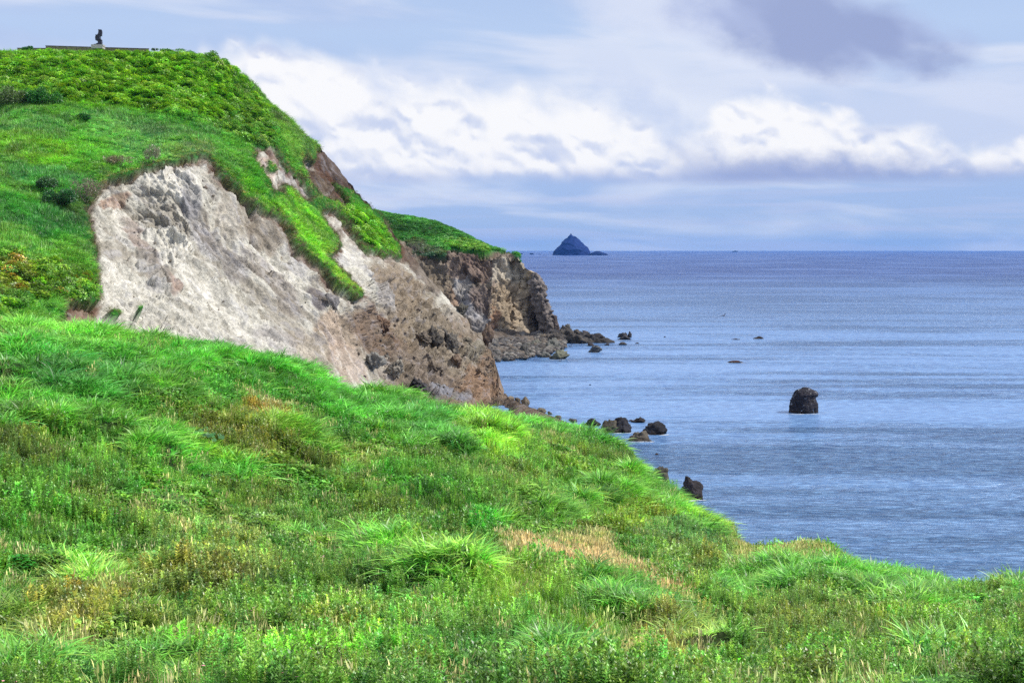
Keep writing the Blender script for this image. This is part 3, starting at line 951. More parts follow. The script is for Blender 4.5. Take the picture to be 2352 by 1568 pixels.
REED = [
    [(-20, 700), (290, 745), (310, 790), (260, 830), (420, 850), (475, 900), (445, 960), (330, 955), (300, 1000), (150, 1000), (-20, 1010)],
    [(285, 740), (500, 770), (700, 820), (850, 875), (1020, 915), (1120, 925), (1195, 1040), (1130, 1062), (1050, 1010), (950, 1048), (880, 992), (780, 985), (700, 922), (560, 900), (480, 852), (380, 808), (290, 792)],
    [(1120, 925), (1240, 940), (1390, 985), (1445, 1030), (1420, 1042), (1300, 1000), (1180, 990), (1120, 960)],
    [(620, 960), (740, 985), (760, 1060), (660, 1060), (600, 1010)], [(300, 985), (400, 1000), (400, 1075), (310, 1070)],
    [(1200, 1150), (1340, 1160), (1350, 1215), (1230, 1212)], [(1350, 1115), (1510, 1150), (1500, 1185), (1360, 1170)], [(1510, 1150), (1640, 1170), (1710, 1232), (1600, 1225), (1520, 1195)],
    [(790, 1255), (900, 1250), (935, 1300), (920, 1330), (800, 1320)], [(850, 1325), (1010, 1310), (1110, 1330), (1080, 1375), (930, 1365)],
    [(1340, 1370), (1480, 1370), (1570, 1450), (1480, 1465), (1350, 1420)], [(1610, 1350), (1750, 1280), (1950, 1285), (2215, 1335), (2215, 1420), (2080, 1410), (1900, 1370), (1640, 1395)],
    [(1540, 1450), (1700, 1470), (1720, 1568), (1560, 1540)], [(-30, 1340), (90, 1350), (95, 1430), (60, 1450), (-30, 1440)], [(-30, 1485), (150, 1500), (170, 1600), (-30, 1600)],
    [(200, 1530), (480, 1535), (500, 1600), (200, 1600)], [(2290, 1310), (2400, 1310), (2400, 1370), (2300, 1365)], [(1440, 1060), (1560, 1140), (1560, 1160), (1420, 1110)], [(1230, 1500), (1380, 1500), (1380, 1600), (1200, 1600)],
    [(1180, 1315), (1240, 1320), (1240, 1345), (1190, 1340)], [(820, 1000), (980, 1010), (1090, 1020), (1080, 1060), (920, 1050)],
]
MEADOW = [[(800, 1262), (1000, 1270), (1150, 1320), (1330, 1370), (1560, 1400), (1600, 1440), (1400, 1480), (1150, 1420), (980, 1350), (820, 1330)], [(1050, 960), (1200, 985), (1230, 1060), (1130, 1070), (1060, 1020)],
          [(-20, 720), (200, 735), (290, 790), (100, 850), (-20, 850)]]
STRAW = [[(1150, 1262), (1260, 1250), (1410, 1262), (1420, 1330), (1300, 1350), (1160, 1300)], [(1390, 1300), (1600, 1340), (1590, 1385), (1420, 1370)], [(1680, 1215), (1910, 1215), (1925, 1312), (1700, 1318)],
         [(1215, 1018), (1320, 1030), (1310, 1062), (1225, 1052)], [(560, 900), (700, 925), (700, 985), (610, 985), (560, 940)], [(280, 795), (370, 810), (380, 838), (285, 830)],
         [(385, 1010), (480, 1020), (480, 1070), (390, 1060)], [(0, 1270), (60, 1280), (60, 1350), (0, 1350)], [(60, 1430), (220, 1440), (230, 1520), (80, 1510)], [(1370, 1470), (1640, 1490), (1650, 1560), (1380, 1550)],
         [(230, 1320), (330, 1330), (340, 1400), (230, 1390)], [(820, 1030), (900, 1045), (880, 1080), (810, 1065)], [(1535, 1120), (1575, 1125), (1580, 1165), (1550, 1160)], [(740, 1400), (800, 1410), (800, 1450), (740, 1450)]]
# broad tint of the weeds
FG_TINT = [
    (150, 880, 160, 90, 0, (44, 150, 60), 0.9), (230, 900, 120, 60, 0, (30, 120, 56), 0.5), (120, 780, 160, 50, 5, (84, 178, 60), 0.9), (650, 900, 380, 70, 15, (48, 158, 44), 0.9), (1000, 990, 130, 50, 15, (36, 140, 50), 0.8),
    (1130, 1000, 90, 60, 20, (112, 196, 40), 0.95), (1260, 975, 140, 40, 15, (64, 162, 60), 0.8), (1350, 1080, 160, 50, 20, (80, 160, 46), 0.8), (800, 1080, 200, 50, 10, (84, 132, 40), 0.8), (560, 1010, 130, 60, 10, (104, 150, 46), 0.8),
    (620, 950, 70, 24, 20, (134, 146, 60), 0.8), (950, 1130, 120, 60, 10, (50, 150, 30), 0.9), (1090, 1210, 80, 50, 20, (30, 160, 20), 0.95), (750, 1150, 160, 60, 0, (60, 140, 40), 0.8), (480, 1080, 120, 30, 0, (52, 140, 48), 0.7),
    (250, 1150, 240, 70, 0, (74, 162, 52), 0.9), (500, 1230, 200, 60, 0, (96, 162, 72), 0.9), (120, 1230, 150, 60, 0, (66, 156, 46), 0.8), (350, 1330, 300, 50, 0, (112, 164, 70), 0.9), (200, 1440, 260, 60, 0, (124, 160, 70), 0.8),
    (500, 1440, 260, 60, 0, (90, 168, 60), 0.8), (1100, 1350, 260, 40, 12, (106, 178, 60), 0.9), (880, 1290, 60, 26, 0, (60, 170, 40), 0.7), (1450, 1410, 130, 40, 12, (70, 168, 66), 0.8), (1450, 1210, 150, 40, 10, (96, 156, 40), 0.8),
    (1620, 1290, 130, 40, 0, (100, 160, 70), 0.8), (1560, 1240, 100, 30, 10, (66, 150, 76), 0.7), (2000, 1340, 260, 45, 8, (76, 172, 54), 0.9), (1900, 1440, 300, 50, 0, (96, 160, 56), 0.9), (2200, 1500, 200, 60, 0, (84, 158, 50), 0.8),
    (900, 1440, 250, 50, 0, (84, 160, 60), 0.8), (1100, 1500, 300, 40, 0, (60, 156, 50), 0.8), (700, 1530, 300, 40, 0, (90, 180, 50), 0.9), (1750, 1530, 200, 50, 0, (80, 160, 50), 0.7), (1550, 1500, 140, 50, 0, (130, 160, 74), 0.7),
    (1620, 1195, 90, 24, 25, (110, 180, 50), 0.9), (1300, 1180, 120, 40, 0, (84, 160, 56), 0.8), (30, 920, 60, 60, 0, (70, 170, 60), 0.6), (60, 1060, 100, 40, 0, (80, 130, 40), 0.7), (350, 1020, 80, 30, 0, (70, 150, 50), 0.6),
]


def fg_sheet():
    ucol = np.arange(-700, 3100.1, 7.0)
    sil = np.interp(ucol, FG_SIL[:, 0], FG_SIL[:, 1])
    nr = 260
    s = np.linspace(0, 1, nr) ** 1.15
    V = sil[None] + (1568 - sil)[None] * s[:, None]
    U = np.broadcast_to(ucol[None], V.shape)
    P = P3(U, V, Dg(U, V))
    top, botr = P[0], P[-1]
    back = []
    for dd, dz in ((3, 0.9), (8, 4.0), (18, 12), (32, 25), (50, 45)):
        q = top.copy()
        q[:, 1] += dd
        q[:, 0] = top[:, 0] * (1 + dd * 0.15 / top[:, 1])
        q[:, 2] = np.maximum(top[:, 2] - dz, -4)
        back.append(q)
    near = []
    for d_, z_ in ((35, 28.6), (26, 31.2), (16, 34.0), (7, 36.8), (2, 38.0), (-12, 38.3), (-60, 36.0)):
        q = botr.copy()
        q[:, 0] = (ucol - U0) / F * (44 + (44 - d_) * 0.35)
        q[:, 1] = d_
        side = np.clip(np.abs(q[:, 0]) - 30, 0, 100) * 0.05
        q[:, 2] = z_ - side
        near.append(q)
    nb = len(back)
    Pall = np.concatenate([np.array(back[::-1]), P, np.array(near)], 0)
    N = grid_normals(Pall)
    UU = np.concatenate([np.repeat(U[:1], nb, 0), U, np.repeat(U[-1:], len(near), 0)], 0)
    VV = np.concatenate([np.repeat(V[:1], nb, 0), V, np.repeat(V[-1:] + 60, len(near), 0)], 0)
    m = fbm(Pall * 0.09, 3, 201) * 0.45 + fbm(Pall * 0.35, 3, 203) * 0.2
    up = np.clip(VV - np.interp(UU, FG_SIL[:, 0], FG_SIL[:, 1]), 0, 300)
    c1, c2, cr = cells(Pall / 6.5 + 0.25 * np.stack([fbm(Pall * 0.2, 2, 205)] * 3, -1), 207)
    rz = zmax(UU + 20 * fbm(Pall * 0.12, 3, 301), VV + 12 * fbm(Pall * 0.12, 3, 302), REED, 12)
    m = m + (0.55 - np.minimum(c1, 0.78)) * (0.45 + 1.6 * rz) + 0.7 * rz
    m = m * (0.5 + 0.5 * sstep(up, 0, 60)) - 0.25 * sstep(up, 60, 0)
    Pd = Pall.copy()
    Pd[..., 2] += m
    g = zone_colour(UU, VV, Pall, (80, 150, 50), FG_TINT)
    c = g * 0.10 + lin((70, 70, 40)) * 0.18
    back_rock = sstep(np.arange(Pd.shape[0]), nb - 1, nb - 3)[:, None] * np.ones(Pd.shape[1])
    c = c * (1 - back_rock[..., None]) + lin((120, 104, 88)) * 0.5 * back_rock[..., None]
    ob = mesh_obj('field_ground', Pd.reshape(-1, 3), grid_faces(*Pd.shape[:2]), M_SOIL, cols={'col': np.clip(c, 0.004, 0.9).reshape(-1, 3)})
    tag(ob, kind='structure')
    return dict(P=Pd, U=UU, V=VV, N=N, nb=nb, nr=nr)


FG = fg_sheet()

# ================================================================== PLANT PROTOTYPES (kept out of the scene; the scatter below repeats them)
def merge(parts):
    vs, fs, rn, tf, off = [], [], [], [], 0
    for v, f, r, t_ in parts:
        vs.append(v)
        fs.append(f + off)
        rn.append(r)
        tf.append(t_)
        off += len(v)
    return np.concatenate(vs), np.concatenate(fs), np.concatenate(rn), np.concatenate(tf)


def blade_strip(root, direc, length, width, droop, segs=5, wind=(0, 0, 0), side=None, rnd=0.5, curve=1.6):
    """one curved tapering blade"""
    tt = np.linspace(0, 1, segs + 1)
    d = np.asarray(direc, float)
    p = np.asarray(root, float) + np.outer(tt, d) * length
    hz = np.array([d[0], d[1], 0.0])
    n = np.linalg.norm(hz)
    hz = hz / n if n > 1e-6 else np.array([1.0, 0, 0])
    p = p + np.outer(tt ** curve, hz * 0.45 * droop * length - np.array([0, 0, 1]) * 0.55 * droop * length) + np.outer(tt ** 2, np.asarray(wind)) * length
    if side is None:
        side = np.cross(d, [0, 0, 1])
        side = side / max(np.linalg.norm(side), 1e-6)
    wv = width * 0.5 * (1 - tt ** 2.2) * (0.55 + 0.45 * np.minimum(1, tt * 5))
    wv[-1] = width * 0.03
    v = np.empty((2 * (segs + 1), 3))
    v[0::2] = p - np.outer(wv, side)
    v[1::2] = p + np.outer(wv, side)
    i = np.arange(segs) * 2
    f = np.stack([i, i + 1, i + 3, i + 2], -1)
    return v, f, np.full(len(v), rnd), np.repeat(tt, 2)


def proto(name, parts, mat):
    v, f, r, tf = merge(parts)
    return mesh_obj(name, v, f, mat, cols={'rnd': r, 'tipf': tf}, link=False)


def p_reed(i):
    R = np.random.default_rng(100 + i)
    parts = []
    for k in range(30):
        a = R.uniform(0, 6.283)
        r = abs(R.normal(0, 0.26))
        th = R.uniform(0.08, 0.55) + r * 0.5
        d = [math.cos(a) * math.sin(th), math.sin(a) * math.sin(th), math.cos(th)]
        parts.append(blade_strip([math.cos(a) * r, math.sin(a) * r, -0.1], d, R.uniform(0.75, 1.45), R.uniform(0.045, 0.085), R.uniform(0.5, 1.3), 6,
                                 wind=(0.05, -0.02, -0.06), rnd=R.uniform(0, 1), side=np.array([math.cos(a + 1.57 + R.normal(0, 0.6)), math.sin(a + 1.57 + R.normal(0, 0.6)), R.normal(0, 0.25)])))
    return proto('reed_tuft', parts, M_LEAF)


def p_meadow(i):
    R = np.random.default_rng(200 + i)
    parts = []
    for k in range(32):
        a = R.uniform(0, 6.283)
        r = R.uniform(0, 0.34)
        th = R.uniform(0.0, 0.45)
        d = [math.cos(a) * math.sin(th), math.sin(a) * math.sin(th), math.cos(th)]
        x, y = R.uniform(-0.35, 0.35, 2)
        parts.append(blade_strip([x, y, -0.06], d, R.uniform(0.4, 0.85), R.uniform(0.022, 0.042), R.uniform(0.1, 0.8), 4, wind=(0.05, -0.02, -0.04), rnd=R.uniform(0, 1)))
    return proto('meadow_tuft', parts, M_LEAF)


def leaf_quad(c, d, up, l, wd, rnd, tf):
    """pointed leaf of two folded quads from c along d"""
    d = d / np.linalg.norm(d)
    s = np.cross(d, up)
    s = s / max(np.linalg.norm(s), 1e-6)
    n = np.cross(s, d)
    v = np.array([c, c + d * l * 0.45 + s * wd * 0.5 + n * l * 0.05, c + d * l - n * l * 0.14, c + d * l * 0.45 - s * wd * 0.5 + n * l * 0.05])
    return v, np.array([[0, 1, 2, 3]]), np.full(4, rnd), np.array([tf * 0.6, tf, 1.0 * tf + 0.1, tf])


def p_weed(i, stems=7, h=(0.4, 0.75), ll=0.13, lw=0.034, rows=9, spread=0.30, lean=0.15):
    R = np.random.default_rng(300 + i)
    parts = []
    for s in range(stems):
        x, y = R.uniform(-spread, spread, 2)
        hh = R.uniform(*h)
        lx, ly = R.normal(0, lean, 2)
        r0 = R.uniform(0, 1)
        top = np.array([x + lx * hh, y + ly * hh, hh])
        base = np.array([x, y, -0.08])
        parts.append(blade_strip(base, (top - base) / np.linalg.norm(top - base), np.linalg.norm(top - base), 0.015, 0.0, 2, rnd=0.3))
        for k in range(rows):
            f = 0.25 + 0.75 * (k + 0.5) / rows
            c = base + (top - base) * f
            for q in range(3 if k < rows - 1 else 5):
                a = k * 2.4 + q * 2.1 + R.normal(0, 0.3)
                el_ = R.uniform(0.1, 0.9) + (0.5 if k > rows - 3 else 0)
                d = np.array([math.cos(a) * math.cos(el_), math.sin(a) * math.cos(el_), math.sin(el_)])
                l = ll * R.uniform(0.7, 1.25) * (1.15 - 0.45 * f)
                parts.append(leaf_quad(c, d, np.array([0, 0, 1.0]), l, lw * R.uniform(0.8, 1.4), np.clip(r0 * 0.5 + R.uniform(0, 0.5), 0, 1), f))
    return proto('weed_tuft', parts, M_LEAF)


def p_bush(i):
    """low mound of broad leaves"""
    R = np.random.default_rng(500 + i)
    parts = []
    for k in range(120):
        a = R.uniform(0, 6.283)
        z = R.uniform(0, 1)
        r = math.sqrt(1 - z * z) * R.uniform(0.7, 1.05)
        c = np.array([math.cos(a) * r * 0.5, math.sin(a) * r * 0.5, z * 0.42 * R.uniform(0.85, 1.15)])
        a2 = a + R.normal(0, 0.8)
        d = np.array([math.cos(a2), math.sin(a2), R.uniform(-0.35, 0.5)])
        parts.append(leaf_quad(c, d, np.array([R.normal(0, .3), R.normal(0, .3), 1.0]), R.uniform(0.12, 0.2), R.uniform(0.08, 0.13), R.uniform(0, 1), z))
    for k in range(6):
        a = R.uniform(0, 6.283)
        parts.append(blade_strip([0, 0, -0.1], [math.cos(a) * .5, math.sin(a) * .5, 0.8], 0.5, 0.02, 0.1, 2, rnd=0.1))
    return proto('leafy_mound', parts, M_LEAF)


def p_straw(i):
    R = np.random.default_rng(700 + i)
    parts = []
    for k in range(26):
        a = R.uniform(0, 6.283)
        th = R.uniform(0, 0.28)
        d = [math.cos(a) * math.sin(th), math.sin(a) * math.sin(th), math.cos(th)]
        x, y = R.uniform(-0.28, 0.28, 2)
        l = R.uniform(0.5, 0.95)
        dr = R.uniform(0.05, 0.6)
        r0 = R.uniform(0, 1)
        parts.append(blade_strip([x, y, -0.05], d, l, 0.02, dr, 4, wind=(0.1, -0.04, 0), rnd=r0))
        if k % 2 == 0:      # seed head
            p = np.array([x, y, -0.05]) + np.array(d) * l * 0.78
            parts.append(blade_strip(p + np.array([0.1, -0.04, 0]) * l * 0.5, d, l * 0.28, 0.045, dr * 0.8, 3, rnd=min(1, r0 + 0.2)))
    return proto('straw_tuft', parts, M_STRAW)


def p_flower(i):
    R = np.random.default_rng(800 + i)
    parts = []
    for k in range(4):
        c = np.array([R.uniform(-.2, .2), R.uniform(-.2, .2), R.uniform(0.42, 0.62)])
        for q in range(5):
            a = q * 1.257
            d = np.array([math.cos(a), math.sin(a), 0.35])
            parts.append(leaf_quad(c, d, np.array([0, 0, 1.0]), 0.045, 0.045, R.uniform(.5, 1), 0.0))
    return proto('flower_head', parts, M_STRAW)


def proto_coll(name, objs):
    c = bpy.data.collections.new(name)
    for o_ in objs:
        c.objects.link(o_)
    return c


C_REED = proto_coll('reed_kinds', [p_reed(i) for i in range(5)])
C_MEADOW = proto_coll('meadow_kinds', [p_meadow(i) for i in range(4)])
C_WEED = proto_coll('weed_kinds', [p_weed(i) for i in range(3)] + [p_weed(10 + i, 9, (0.28, 0.5), 0.12, 0.05, 7, 0.34, 0.3) for i in range(2)])
C_SPIRE = proto_coll('spire_kinds', [p_weed(20 + i, 5, (0.6, 1.0), 0.10, 0.026, 14, 0.25, 0.06) for i in range(3)])
C_BUSH = proto_coll('bush_kinds', [p_bush(i) for i in range(4)])
C_STRAW = proto_coll('straw_kinds', [p_straw(i) for i in range(4)])
C_FLOWER = proto_coll('flower_kinds', [p_flower(i) for i in range(2)])


def scatter(name, coll, P, scl, rot, tint, kind='stuff', label=None, cat=None, nvar=4, zs=None):
    n = len(P)
    me = bpy.data.meshes.new(name)
    me.vertices.add(n)
    me.vertices.foreach_set('co', np.asarray(P, np.float32).ravel())
    sc3 = np.stack([scl, scl, scl * (zs if zs is not None else 1.0)], -1)
    for nm, ty, key, dat in (('scl', 'FLOAT_VECTOR', 'vector', sc3), ('rot', 'FLOAT_VECTOR', 'vector', rot)):
        at = me.attributes.new(nm, ty, 'POINT')
        at.data.foreach_set(key, np.asarray(dat, np.float32).ravel())
    at = me.attributes.new('tint', 'FLOAT_COLOR', 'POINT')
    at.data.foreach_set('color', np.c_[np.clip(tint, 0.002, 1), np.ones(n)].astype(np.float32).ravel())
    at = me.attributes.new('pick', 'INT', 'POINT')
    at.data.foreach_set('value', RNG.integers(0, nvar, n).astype(np.int32))
    ob = bpy.data.objects.new(name, me)
    COL.objects.link(ob)
    ng = bpy.data.node_groups.new(name + '_spread', 'GeometryNodeTree')
    ng.interface.new_socket('Geometry', in_out='INPUT', socket_type='NodeSocketGeometry')
    ng.interface.new_socket('Geometry', in_out='OUTPUT', socket_type='NodeSocketGeometry')
    gi, go = ng.nodes.new('NodeGroupInput'), ng.nodes.new('NodeGroupOutput')
    ip = ng.nodes.new('GeometryNodeInstanceOnPoints')
    ci = ng.nodes.new('GeometryNodeCollectionInfo')
    ci.inputs['Collection'].default_value = coll
    ci.inputs['Separate Children'].default_value = True
    ci.inputs['Reset Children'].default_value = True

    def attr(nm, ty):
        a_ = ng.nodes.new('GeometryNodeInputNamedAttribute')
        a_.data_type = ty
        a_.inputs['Name'].default_value = nm
        return a_.outputs['Attribute']
    ng.links.new(gi.outputs[0], ip.inputs['Points'])
    ng.links.new(ci.outputs[0], ip.inputs['Instance'])
    ip.inputs['Pick Instance'].default_value = True
    ng.links.new(attr('pick', 'INT'), ip.inputs['Instance Index'])
    er = ng.nodes.new('FunctionNodeEulerToRotation')
    ng.links.new(attr('rot', 'FLOAT_VECTOR'), er.inputs[0])
    ng.links.new(er.outputs[0], ip.inputs['Rotation'])
    ng.links.new(attr('scl', 'FLOAT_VECTOR'), ip.inputs['Scale'])
    ng.links.new(ip.outputs[0], go.inputs[0])
    md = ob.modifiers.new('spread', 'NODES')
    md.node_group = ng
    tag(ob, label, cat, None, kind)
    return ob


def sample_sheet(S, rows, n_target, keep):
    """random points on a sheet, uniform by ground area; keep(u, v, P) gives the probability"""
    r0, r1 = rows
    P = S['P'][r0:r1]
    a = P[1:, :-1] - P[:-1, :-1]
    b_ = P[:-1, 1:] - P[:-1, :-1]
    area = np.linalg.norm(np.cross(a, b_), axis=-1)
    Uc, Vc = S['U'][r0:r1], S['V'][r0:r1]
    pr = (area / area.sum()).ravel()
    idx = RNG.choice(len(pr), n_target, p=pr)
    i, j = np.unravel_index(idx, area.shape)
    fa, fb = RNG.random(n_target), RNG.random(n_target)

    def ip(Q):
        if Q.ndim == 3:
            fa_, fb_ = fa[:, None], fb[:, None]
        else:
            fa_, fb_ = fa, fb
        return Q[i, j] * (1 - fa_) * (1 - fb_) + Q[i + 1, j] * fa_ * (1 - fb_) + Q[i, j + 1] * (1 - fa_) * fb_ + Q[i + 1, j + 1] * fa_ * fb_
    Pt, u, v = ip(P), ip(Uc), ip(Vc)
    extra = ip(S['sd'][r0:r1]) if 'sd' in S else np.zeros(n_target)
    nrm = ip(S['N'][r0:r1])
    k = RNG.random(n_target) < keep(u, v, Pt, extra)
    return Pt[k], u[k], v[k], extra[k], nrm[k], area.sum()


def rots(n, tilt=0.12, nrm=None, lean=0.0):
    r = np.stack([RNG.normal(0, tilt, n), RNG.normal(0, tilt, n), RNG.uniform(-3.14, 3.14, n)], -1)
    if nrm is not None:
        r[:, 0] += -nrm[:, 1] * lean
        r[:, 1] += nrm[:, 0] * lean
    return r


VEG = 1.0      # leaf albedo relative to the listed screen colours


def jitter_tint(c, n, s=0.22, hue=0.13, dry=False):
    if not dry:
        c = np.stack([c[:, 0] * 1.12 + 0.09 * c[:, 1], c[:, 1] * 1.13, c[:, 2] * 0.7 + 0.03 * c[:, 1]], -1)
    b_ = np.exp(RNG.normal(0, s, n))[:, None]
    h = RNG.normal(0, hue, n)[:, None]
    return c * b_ * np.concatenate([1 + h * 1.2, 1 + 0 * h, 1 - h * 0.8], -1).clip(0.3, 2)


def fg_zones(u, v, P):
    wu = u + 22 * fbm(P * 0.12, 3, 301)
    wv = v + 14 * fbm(P * 0.12, 3, 302)
    reed = zmax(wu, wv, REED, 9)
    mead = zmax(wu, wv, MEADOW, 16)
    straw = np.maximum(zmax(wu, wv, STRAW[:3], 26), 0.2 * zmax(wu, wv, STRAW[3:], 20))
    cl = fbm(P * 0.16, 3, 303)
    reed = np.maximum(reed, sstep(cl, 0.50, 0.62) * sstep(v, 900, 1000))
    reed = reed * (1 - 0.92 * zmax(wu, wv, STRAW[:3], 14))
    return reed, mead * (1 - reed), straw * (1 - reed * 0.85)


def scatter_fg():
    rows = (FG['nb'] - 2, FG['nb'] + FG['nr'] + 1)
    out_ = []
    area = None
    lim = lambda u: sstep(u, -420, -380) * sstep(u, 2820, 2780)

    def z(u, v, P, e):
        return fg_zones(u, v, P)
    gt = lambda u, v, P: zone_colour(u, v, P, (76, 156, 52), FG_TINT)
    # tall arching grass
    Pt, u, v, e, nr_, A_ = sample_sheet(FG, rows, 42000, lambda u, v, P, e: z(u, v, P, e)[0] * lim(u))
    n = len(Pt)
    c = gt(u, v, Pt)
    dk = (fbm(Pt * 0.22, 3, 311) + 0.8 * fbm(Pt * 0.6, 2, 313))[:, None]
    c = c * 0.6 + lin((70, 164, 48)) * 0.4
    c = c * (1 - 0.38 * np.clip(dk, -1, 0.8)) * 1.12 * np.array([1 - 0.0, 1, 1.0])
    c = c * np.where(dk > 0.15, 1, 1) 
    s = RNG.uniform(0.8, 1.3, n) * (1.0 + 0.45 * fbm(Pt * 0.35, 2, 312)) * np.interp(Pt[:, 1], [45, 160], [0.8, 1.3]) * (1.25 - 0.65 * cells(Pt / 3.2, 315)[0])
    scatter('reed_grass', C_REED, Pt, s, rots(n, 0.12), jitter_tint(c * VEG, n), label='tall arching green grass in thick clumps along the crest of the near field', cat='grass', nvar=5)
    # meadow grass
    Pt, u, v, e, nr_, _ = sample_sheet(FG, rows, 90000, lambda u, v, P, e: (z(u, v, P, e)[1] * 0.95 + 0.10 * (1 - z(u, v, P, e)[0])) * lim(u))
    n = len(Pt)
    c = gt(u, v, Pt) * 0.7 + lin((120, 200, 60)) * 0.3
    scatter('meadow_grass', C_MEADOW, Pt, RNG.uniform(0.8, 1.25, n), rots(n, 0.15), jitter_tint(c * VEG, n), label='fresh yellow green grass blades in the hollow of the near field', cat='grass', nvar=4)
    # weeds
    Pt, u, v, e, nr_, _ = sample_sheet(FG, rows, 95000, lambda u, v, P, e: (1 - z(u, v, P, e)[0]) * (1 - 0.7 * z(u, v, P, e)[1]) * (1 - 0.6 * z(u, v, P, e)[2]) * lim(u))
    n = len(Pt)
    cl = fbm(Pt * 0.2, 3, 321)
    c = gt(u, v, Pt) * (1 + 0.35 * cl[:, None])
    ol = sstep(fbm(Pt * 0.35, 3, 322), 0.2, 0.5)[:, None] * 0.25
    c = c * (1 - ol) + lin((110, 140, 50)) * ol
    s = RNG.uniform(0.75, 1.5, n) * (1 + 0.6 * fbm(Pt * 0.45, 3, 323))
    sp = (fbm(Pt * 0.14, 3, 324) > 0.12) & (RNG.random(n) < 0.5)
    bu = (fbm(Pt * 0.2, 3, 325) > 0.28) & ~sp
    wd = ~(sp | bu)
    scatter('leafy_weeds', C_WEED, Pt[wd], s[wd], rots(wd.sum(), 0.16), jitter_tint(c[wd] * VEG, wd.sum()), label='low leafy green weeds covering the near field', cat='weeds', nvar=5)
    scatter('upright_weeds', C_SPIRE, Pt[sp], s[sp] * 0.95, rots(sp.sum(), 0.08), jitter_tint(c[sp] * VEG * 1.05, sp.sum()), label='upright narrow leaved weeds standing in patches of the near field', cat='weeds', nvar=3)
    scatter('broad_leaf_weeds', C_BUSH, Pt[bu], s[bu] * np.interp(Pt[bu][:, 1], [45, 110], [0.55, 1.1]), rots(bu.sum(), 0.2), jitter_tint((c[bu] * 0.7 + lin((50, 150, 20)) * 0.3) * VEG, bu.sum()), label='broad leaved low plants in darker mounds on the near field', cat='plants', nvar=4)
    # dry grass
    Pt, u, v, e, nr_, _ = sample_sheet(FG, rows, 220000, lambda u, v, P, e: (z(u, v, P, e)[2] * 1.0 + 0.016 * (1 - z(u, v, P, e)[0] * 0.9) + 0.03 * sstep(fbm(P * 0.12, 3, 331), 0.25, 0.5) * (1 - z(u, v, P, e)[0])) * lim(u))
    n = len(Pt)
    t_ = RNG.random(n)[:, None]
    pink = zmax(u, v, [STRAW[0], STRAW[1]], 30)[:, None]
    c = lin((204, 192, 140)) * (1 - t_) + lin((168, 184, 100)) * t_
    c = c * (1 - pink * 0.8) + lin((216, 192, 146)) * pink * 0.8
    scatter('dry_grass', C_STRAW, Pt, RNG.uniform(0.85, 1.35, n), rots(n, 0.12), jitter_tint(c * 1.0, n, 0.2, 0.04, True), label='dry straw coloured grass stems in patches of the near field', cat='grass', nvar=4)
    # flowers
    FLP = [[(655 * 1.0, 905), (690, 915), (690, 930), (655, 925)], [(570, 905), (620, 905), (640, 940), (575, 930)], [(600, 915), (680, 925), (680, 945), (610, 945)]]
    Pt, u, v, e, nr_, _ = sample_sheet(FG, rows, 60000, lambda u, v, P, e: (zmax(u, v, FLP, 6) * 0.5 + 0.0035 * sstep(v, 1000, 1100) * sstep(u, 1500, 1100)) * lim(u))
    n = len(Pt)
    scatter('pink_flowers', C_FLOWER, Pt, RNG.uniform(0.9, 1.4, n), rots(n, 0.1), jitter_tint(np.repeat(lin((214, 150, 206))[None], n, 0), n, 0.1, 0.04), label='small pink wild flowers sprinkled over the near field', cat='flowers', nvar=2)


LEAFY_HILL = [[(-600, 120), (60, 135), (130, 122), (510, 122), (560, 190), (625, 280), (642, 335), (600, 335), (500, 296), (400, 274), (260, 246), (150, 234), (0, 245), (-600, 245)],
              [(-300, 585), (60, 590), (150, 620), (222, 640), (226, 684), (120, 690), (0, 720), (-300, 720)], [(790, 470), (850, 500), (905, 560), (860, 575), (800, 520)]]


